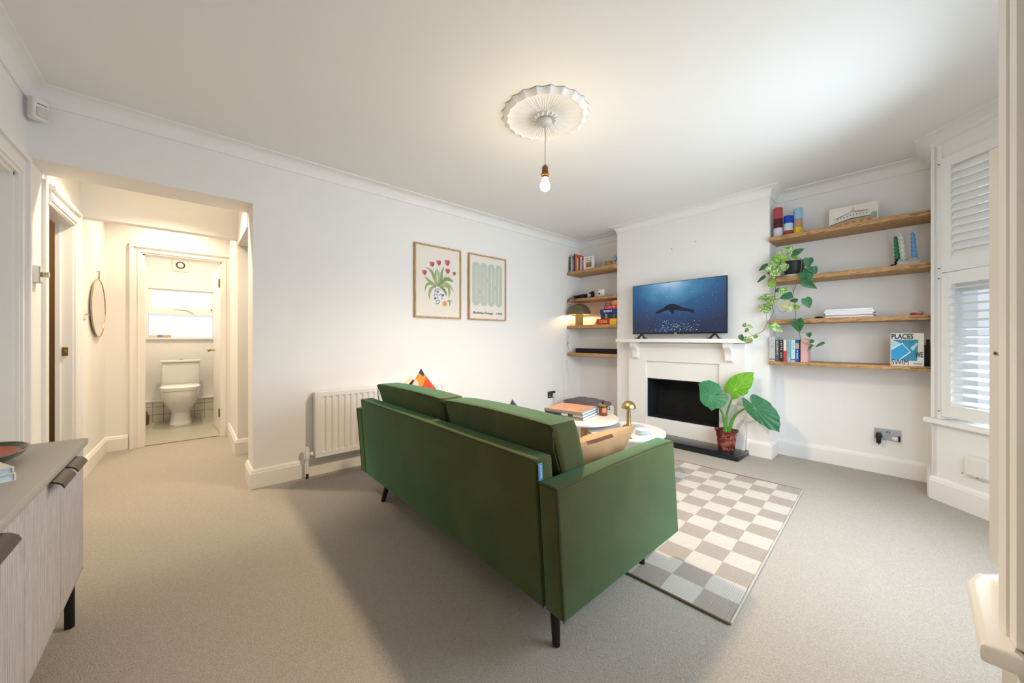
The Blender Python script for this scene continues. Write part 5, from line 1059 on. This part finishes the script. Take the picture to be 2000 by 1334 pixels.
dish([(0, .0072), (.62, .0092), (.86, .0255), (.84, .0262), (.6, .0105), (0, .009)], .165, .105).build('inner_glaze', mat('glaze_orange', 'b5502c', .3), dh)
flat_book((-.350, 1.62), (-.45, .9), (-.9, -.45), .16, .22, .6803, .020, 'white paged book lying on the sideboard in front of the green dish, lower one', mat('bk_white', 'e2ddd4', .5), 'c6d8e6', None, None, 'two books on the sideboard')
flat_book((-.352, 1.615), (-.45, .9), (-.9, -.45), .158, .22, .7006, .018, 'cream covered book lying topmost on the sideboard pile', mat('bk_cream', 'd9d4ca', .5), 'b9cfe0', None, None, 'two books on the sideboard')
# ============================================================ FRAMED PRINTS
def frame(x0, x1, z0_, z1_, label):
    t = empty('framed_print', ((x0+x1)/2, 3.14, z0_), label, 'picture'); w = .014; y0, y1 = 3.118, 3.1445
    m = MB(); m.rbox(x0, x0+w, y0, y1, z0_, z1_, .001, 1); m.rbox(x1-w, x1, y0, y1, z0_, z1_, .001, 1); m.rbox(x0+w, x1-w, y0, y1, z0_, z0_+w, .001, 1); m.rbox(x0+w, x1-w, y0, y1, z1_-w, z1_, .001, 1); m.build('frame', M_OAK, t)
    m = MB(); m.box(x0+w-.001, x1-w+.001, 3.132, 3.1445, z0_+w-.001, z1_-w+.001); m.build('print', mat('print_paper', 'ebe5da', .7), t); return t
fA = frame(1.568, 2.086, 1.270, 1.975, 'oak framed print of red tulips in a patterned vase, left of two on the wall')
fB = frame(2.181, 2.697, 1.270, 1.973, 'oak framed print of looping sage green bands above a line of black lettering')
IK = [0]
def ink(t, pts, c, k=1, x0=1.568, z0_=1.270, w=.518, h=.705, nm='artwork'):
    IK[0] += 1; k = .3+k*.3+IK[0]*.012
    m = MB(); m.plate([(x0+w*a, z0_+h*b2) for a, b2 in pts], (0, 3.132-.0004*k, 0), (1, 0, 0), (0, 0, 1), (0, 1, 0), .0004*k); m.build(nm, mat('ink_'+c, c, .7), t)
def stroke(pts, w0, w1=None, n=6):
    P = [Vector((p[0], p[1]*1.36, 0)) for p in pts]; P = spline(P, n); L = []; Rr = []; k = len(P)
    for i, p in enumerate(P):
        d = (P[min(i+1, k-1)]-P[max(i-1, 0)]).normalized(); q = Vector((-d.y, d.x, 0)); t = i/(k-1); w = (w0*math.sin(math.pi*min(1, t*1.0+.08))**.7 if w1 is None else w0+(w1-w0)*t)
        L.append(p+q*w/2); Rr.append(p-q*w/2)
    return [(a.x, a.y/1.36) for a in L+Rr[::-1]]
# picture coordinates read from the print: u right, v up (0..1)
C1 = lambda X, Y: ((X-65)/655, 1-(Y-(100+(X-65)*.195))/((1185+(X-65)*.04)-(100+(X-65)*.195)))
base = C1(378, 745)
leaves = [([(378, 745), (340, 640), (290, 520), (200, 445)], '8fa070'), ([(378, 745), (300, 690), (240, 640), (195, 590)], 'a3ad7c'), ([(378, 745), (350, 650), (350, 560), (365, 460)], '9aa878'), ([(378, 745), (400, 620), (385, 540), (365, 455)], 'aab585'), ([(378, 745), (430, 640), (440, 530), (480, 425)], '93a172'), ([(380, 740), (450, 660), (530, 620), (645, 690)], '9dab78'), ([(380, 740), (470, 690), (560, 740), (630, 855)], 'a5b27c'), ([(378, 745), (470, 650), (560, 650), (610, 700)], '87986a'), ([(378, 745), (300, 700), (230, 720), (195, 850)], '9ba67a'), ([(378, 745), (300, 760), (265, 850), (272, 960)], 'a0ab80'), ([(380, 745), (450, 770), (495, 830), (500, 895)], '7f9166'), ([(380, 745), (520, 740), (550, 840), (530, 925)], '9dab78')]
for pts, c in leaves: ink(fA, stroke([C1(*q) for q in pts], .055), c, 2, nm='leaf_artwork')
for pts in ([(378, 745), (320, 600), (305, 490)], [(380, 740), (410, 600), (403, 460)], [(380, 740), (470, 620), (510, 560)], [(380, 740), (520, 610), (605, 575)], [(378, 745), (260, 640), (215, 585)], [(378, 745), (330, 600), (320, 480)]): ink(fA, stroke([C1(*q) for q in pts], .007, .006), '8a9b6c', 1, nm='stem_artwork')
for (fx, fy, s) in ((303, 425, 1.0), (397, 405, 1.0), (520, 405, 1.15), (525, 525, 1.0), (200, 545, .95), (622, 560, .75)):
    cx, cy = C1(fx, fy)
    for k, (a, c) in enumerate(((-.55, 'b8606a'), (.5, 'c4707a'), (-.2, 'cf8288'), (.22, 'b45660'))):
        q = []
        for t in range(12):
            th_ = 2*math.pi*t/12; lx, ly = .026*s*math.cos(th_), .050*s*math.sin(th_)*(1 if math.sin(th_) > 0 else .8); q.append((cx+.034*math.sin(a)*s+lx*math.cos(a)+ly*math.sin(a), cy+(ly*math.cos(a)-lx*math.sin(a))/1.36*1.15))
        ink(fA, q, c, 3+k*.5, nm='tulip_artwork')
vcx, vcy = C1(385, 880)
V_ = [(vcx+a, vcy+b2) for a, b2 in ((-.03, .135), (.03, .125), (.09, .08), (.115, .02), (.10, -.05), (.05, -.105), (-.01, -.11), (-.07, -.07), (-.10, 0), (-.09, .07))]
ink(fA, V_, 'e6e8ee', 3, nm='vase_artwork')
for pts in ([(335, 830), (350, 790), (385, 775), (420, 800)], [(325, 880), (345, 850), (370, 870), (375, 920)], [(395, 870), (420, 850), (440, 880), (440, 930)], [(355, 960), (375, 940), (400, 945), (410, 975)], [(350, 985), (385, 990), (400, 965)]): ink(fA, stroke([C1(*q) for q in pts], .016, .012), '5c6272', 4, nm='vase_artwork')
for X, Y in ((380, 818), (345, 912), (455, 865)): cx, cy = C1(X, Y); ink(fA, [(cx+.026*math.cos(t), cy+.019*math.sin(t)) for t in [i*.6283 for i in range(10)]], '6b7488', 4, nm='vase_artwork')
cx, cy = C1(482, 990); ink(fA, [(cx+.055*math.cos(t), cy+.042*math.sin(t)) for t in [i*.3927 for i in range(16)]], 'e3b08a', 4, nm='fruit_artwork'); ink(fA, [(cx+.025*math.cos(t), cy+.02*math.sin(t)) for t in [i*.6283 for i in range(10)]], 'd99560', 5, nm='fruit_artwork')
ink(fA, stroke([C1(*q) for q in ((515, 950), (550, 960), (555, 1000), (540, 1040))], .03), '8b9b6a', 4, nm='leaf_artwork'); ink(fA, stroke([C1(*q) for q in ((520, 950), (560, 945), (600, 965))], .02), '93a372', 4, nm='leaf_artwork')
# second print: looping double bands on eight columns
gx = lambda i: .145+i*.1015     # column centres 0..7
TOPV, BOTV = .875, .215
c_ = '#'; SAGE, SAGE2 = 'bfc8ba', 'c5c8bb'
def band(pts, wd, c, k): ink(fB, pts, c, k, 2.181, 1.270, .516, .703, 'loop_artwork')
AR = .703/.516
def arc(i, v, up, r_out, r_in, seg=12):
    cx = gx(i)+.1015/2; s = 1 if up else -1; o = []; n_ = []
    for q in range(seg+1):
        th_ = math.pi*q/seg; o.append((cx-r_out*math.cos(th_), v+s*r_out*math.sin(th_)/AR)); n_.append((cx-r_in*math.cos(th_), v+s*r_in*math.sin(th_)/AR))
    return o+n_[::-1]
h_ = .1015/2; wB = .0435
def col(i, v0, v1): return [(gx(i)-wB, v0), (gx(i)+wB, v0), (gx(i)+wB, v1), (gx(i)-wB, v1)]
tv_, bv_ = .815, .285
joins = [(0, tv_, True), (2, tv_, True), (4, tv_, True), (6, tv_, True), (0, bv_, False), (2, bv_, False), (4, bv_, False), (6, bv_, False), (1, .475, False), (1, .40, True), (3, .655, False), (3, .585, True), (5, .545, False), (5, .475, True)]
spans = {0: [(bv_, tv_)], 1: [(.475, tv_), (bv_, .40)], 2: [(.475, tv_), (bv_, .40)], 3: [(.655, tv_), (bv_, .585)], 4: [(.655, tv_), (bv_, .585)], 5: [(.545, tv_), (bv_, .475)], 6: [(.545, tv_), (bv_, .475)], 7: [(bv_, tv_)]}
for i, ss in spans.items():
    for v0, v1 in ss: band(col(i, v0, v1), 0, SAGE2 if i % 2 else SAGE, 1)
for i, v, up in joins: band(arc(i, v, up, h_+wB, h_-wB), 0, SAGE, 1)
text_part('Bauhaus Design', (2.181+.516*.125, 3.1300, 1.270+.703*.085), (1, 0, 0), (0, 0, 1), .516*.52, .030, INK, fB, 'poster_lettering', bold=.01)
text_part('1920', (2.181+.516*.735, 3.1300, 1.270+.703*.096), (1, 0, 0), (0, 0, 1), .516*.155, .023, INK, fB, 'poster_lettering', bold=.01)
# ============================================================ RADIATOR
rd = empty('radiator', (1.30, 3.10, .153), 'white ribbed panel radiator under the wall, behind the sofa', 'radiator')
X0r, X1r, Yf = .730, 1.862, 3.058
pf = [(X0r, Yf+.012), (X0r, Yf)]; n = 23; stp = (X1r-X0r-.05)/n
for k in range(n): x = X0r+.035+k*stp; pf += [(x, Yf), (x+.010, Yf+.011), (x+.019, Yf+.011), (x+.028, Yf)]
pf += [(X1r, Yf), (X1r, Yf+.012)]
m = MB(); m.prism(pf, .185, .622); m.box(X0r, X1r, Yf-.001, Yf+.012, .153, .190); m.box(X0r, X1r, Yf-.001, Yf+.012, .618, .650); m.build('front_panel', M_TRIM, rd)
m = MB(); m.box(X0r+.004, X1r-.004, Yf+.0125, 3.132, .165, .645); m.build('back_panel', M_TRIM, rd)
m = MB(); m.box(X0r-.012, X0r-.001, Yf+.0, 3.130, .152, .652); m.box(X1r+.001, X1r+.012, Yf, 3.130, .152, .652); m.box(X0r, X1r, Yf+.013, 3.13, .646, .653); m.build('side_grille', M_TRIM, rd)
m = MB(); m.tube([(.668, 3.092, .035), (.668, 3.092, .185)], .0085, 12); m.build('pipe', M_TRIM, rd)
m = MB(); m.tube([(.668, 3.092, .150), (.668, 3.092, .222)], .015, 14); m.tube([(.668, 3.092, .222), (.668, 3.092, .240)], .010, 12); m.tube([(.668, 3.092, .182), (.718, 3.092, .182)], .009, 12); m.tube([(.690, 3.092, .182), (.706, 3.092, .182)], .016, 10); m.build('valve', M_TRIM, rd)
m = MB(); m.tube([(.668, 3.092, .0005), (.668, 3.092, .036)], .010, 12); m.build('pipe_foot', mat('pipe_dark', '3c3a3a', .5, .5), rd)
# ============================================================ CEILING ROSE, PENDANT
cr_ = empty('ceiling_rose', (1.60, 1.492, 2.384), 'scalloped white plaster ceiling rose', 'ceiling rose')
RCX, RCY = 1.600, 1.492
n = 240; NS = 22; m = MB(); vs = []; rad = [(.0, -.022), (.048, -.022), (.055, -.030), (.062, -.030), (.075, -.018), (.110, -.0165), (.16, -.018), (.205, -.0185), (.224, -.019), (.234, -.024), (.262, -.010), (.266, -.002)]
for i in range(n):
    a = 2*math.pi*i/n; ph_ = (a*NS/(2*math.pi)) % 1; sc = 1-.055*math.sin(math.pi*ph_)**.8
    for r, z in rad:
        rr_ = r*(1+(sc-1)*min(1, max(0, (r-.18)/.06))); zz = z
        if .07 < r < .21: zz += -.0022*math.cos(a*66)*min(1, (r-.06)/.05)*(1 if r < .2 else .4)
        if r >= .222: zz += -.004*(1-math.sin(math.pi*ph_))*(1 if r < .25 else .5)
        vs.append((RCX+rr_*math.cos(a), RCY+rr_*math.sin(a), H+zz))
K = len(rad); m.add(vs, [(i*K+q, ((i+1) % n)*K+q, ((i+1) % n)*K+q+1, i*K+q+1) for i in range(n) for q in range(1, K-1)]+[(i*K, i*K+1, ((i+1) % n)*K+1) for i in range(n)], 0, True); rose = m.build('plaster_disc', mat('plaster_white', (.84, .835, .82), .6), cr_)
m = MB()
for k in range(44):
    a = 2*math.pi*k/44
    for q in range(9):
        r = .092+q*.011; rr_ = .0026-.0001*q; m.lathe([(rr_, 0), (rr_*.7, -rr_*.8), (0, -rr_)], (RCX+r*math.cos(a), RCY+r*math.sin(a), H-.0185), 6)
m.build('beading', MATS['plaster_white'], cr_)['kind'] = 'stuff'
m = MB()
for k in range(16):
    a = 2*math.pi*k/16; x, y = RCX+.062*math.cos(a), RCY+.062*math.sin(a); m.tube([(x, y, H-.026), (x+.008*math.cos(a+1.6), y+.008*math.sin(a+1.6), H-.036), (RCX+.078*math.cos(a+.15), RCY+.078*math.sin(a+.15), H-.026)], .005, 6)
m.build('leaf_boss', MATS['plaster_white'], cr_)
pd = empty('pendant_light', (RCX, RCY, 2.38), 'bare lit bulb hanging from the ceiling rose on a thin cord', 'pendant light')
m = MB(); m.lathe([(.030, 0), (.040, -.004), (.040, -.020), (.030, -.030), (.008, -.034), (0, -.034)], (RCX, RCY, 2.384), 36); m.build('ceiling_cup', mat('cup_white', 'e2e0da', .3), pd)
m = MB(); m.tube(spline([(RCX, RCY, 2.352), (RCX+.003, RCY, 2.28), (RCX-.001, RCY, 2.20), (RCX, RCY, 2.112)], 6), .0022, 8); m.build('cord', mat('grey_flex', 'a09c94', .6), pd)
m = MB(); m.lathe([(0, .108), (.010, .106), (.0185, .094), (.0195, .060), (.0195, .052), (.027, .050), (.027, .043), (.020, .042), (.020, .030), (.0, .030)], (RCX, RCY, 2.004), 28); m.build('lamp_holder', mat('antique_brass', '7d5b34', .35, .8), pd)
m = MB(); m.lathe([(.0125, .038), (.0135, .020), (.020, .004), (.0295, -.016), (.0300, -.028), (.024, -.044), (.012, -.053), (0, -.055)], (RCX, RCY, 2.010), 32); m.build('bulb', mat('bulb_glow', (1, .80, .50), .3, emit=80), pd)
# two filled screw holes on the chimney breast
for y, z in ((1.745, 2.03), (1.50, 2.06)):
    m = MB(); m.lathe([(0, 0), (.006, .0), (.004, .0012), (0, .0015)], (0, 0, 0), 9, fn=lambda v, y=y, z=z: Vector((3.85-v.z, y+v.x, z+v.y))); tag(m.build('wall_plug', mat('wall_mark', 'a39d94', .9)), 'tiny grey plug mark on the chimney breast above the television, '+('left one' if y > 1.6 else 'right one'), 'plug')
# remaining patch of fresh paint on the picture wall
m = MB(); m.plate([(.620, 2.238), (.620, 2.035), (.905, 1.842), (1.076, 1.842), (1.076, 2.238)][::-1], (0, 3.1446, 0), (1, 0, 0), (0, 0, 1), (0, 1, 0), .0006)
struct(m, 'trim_14', mat('fresh_paint', (.86, .85, .84), .7))
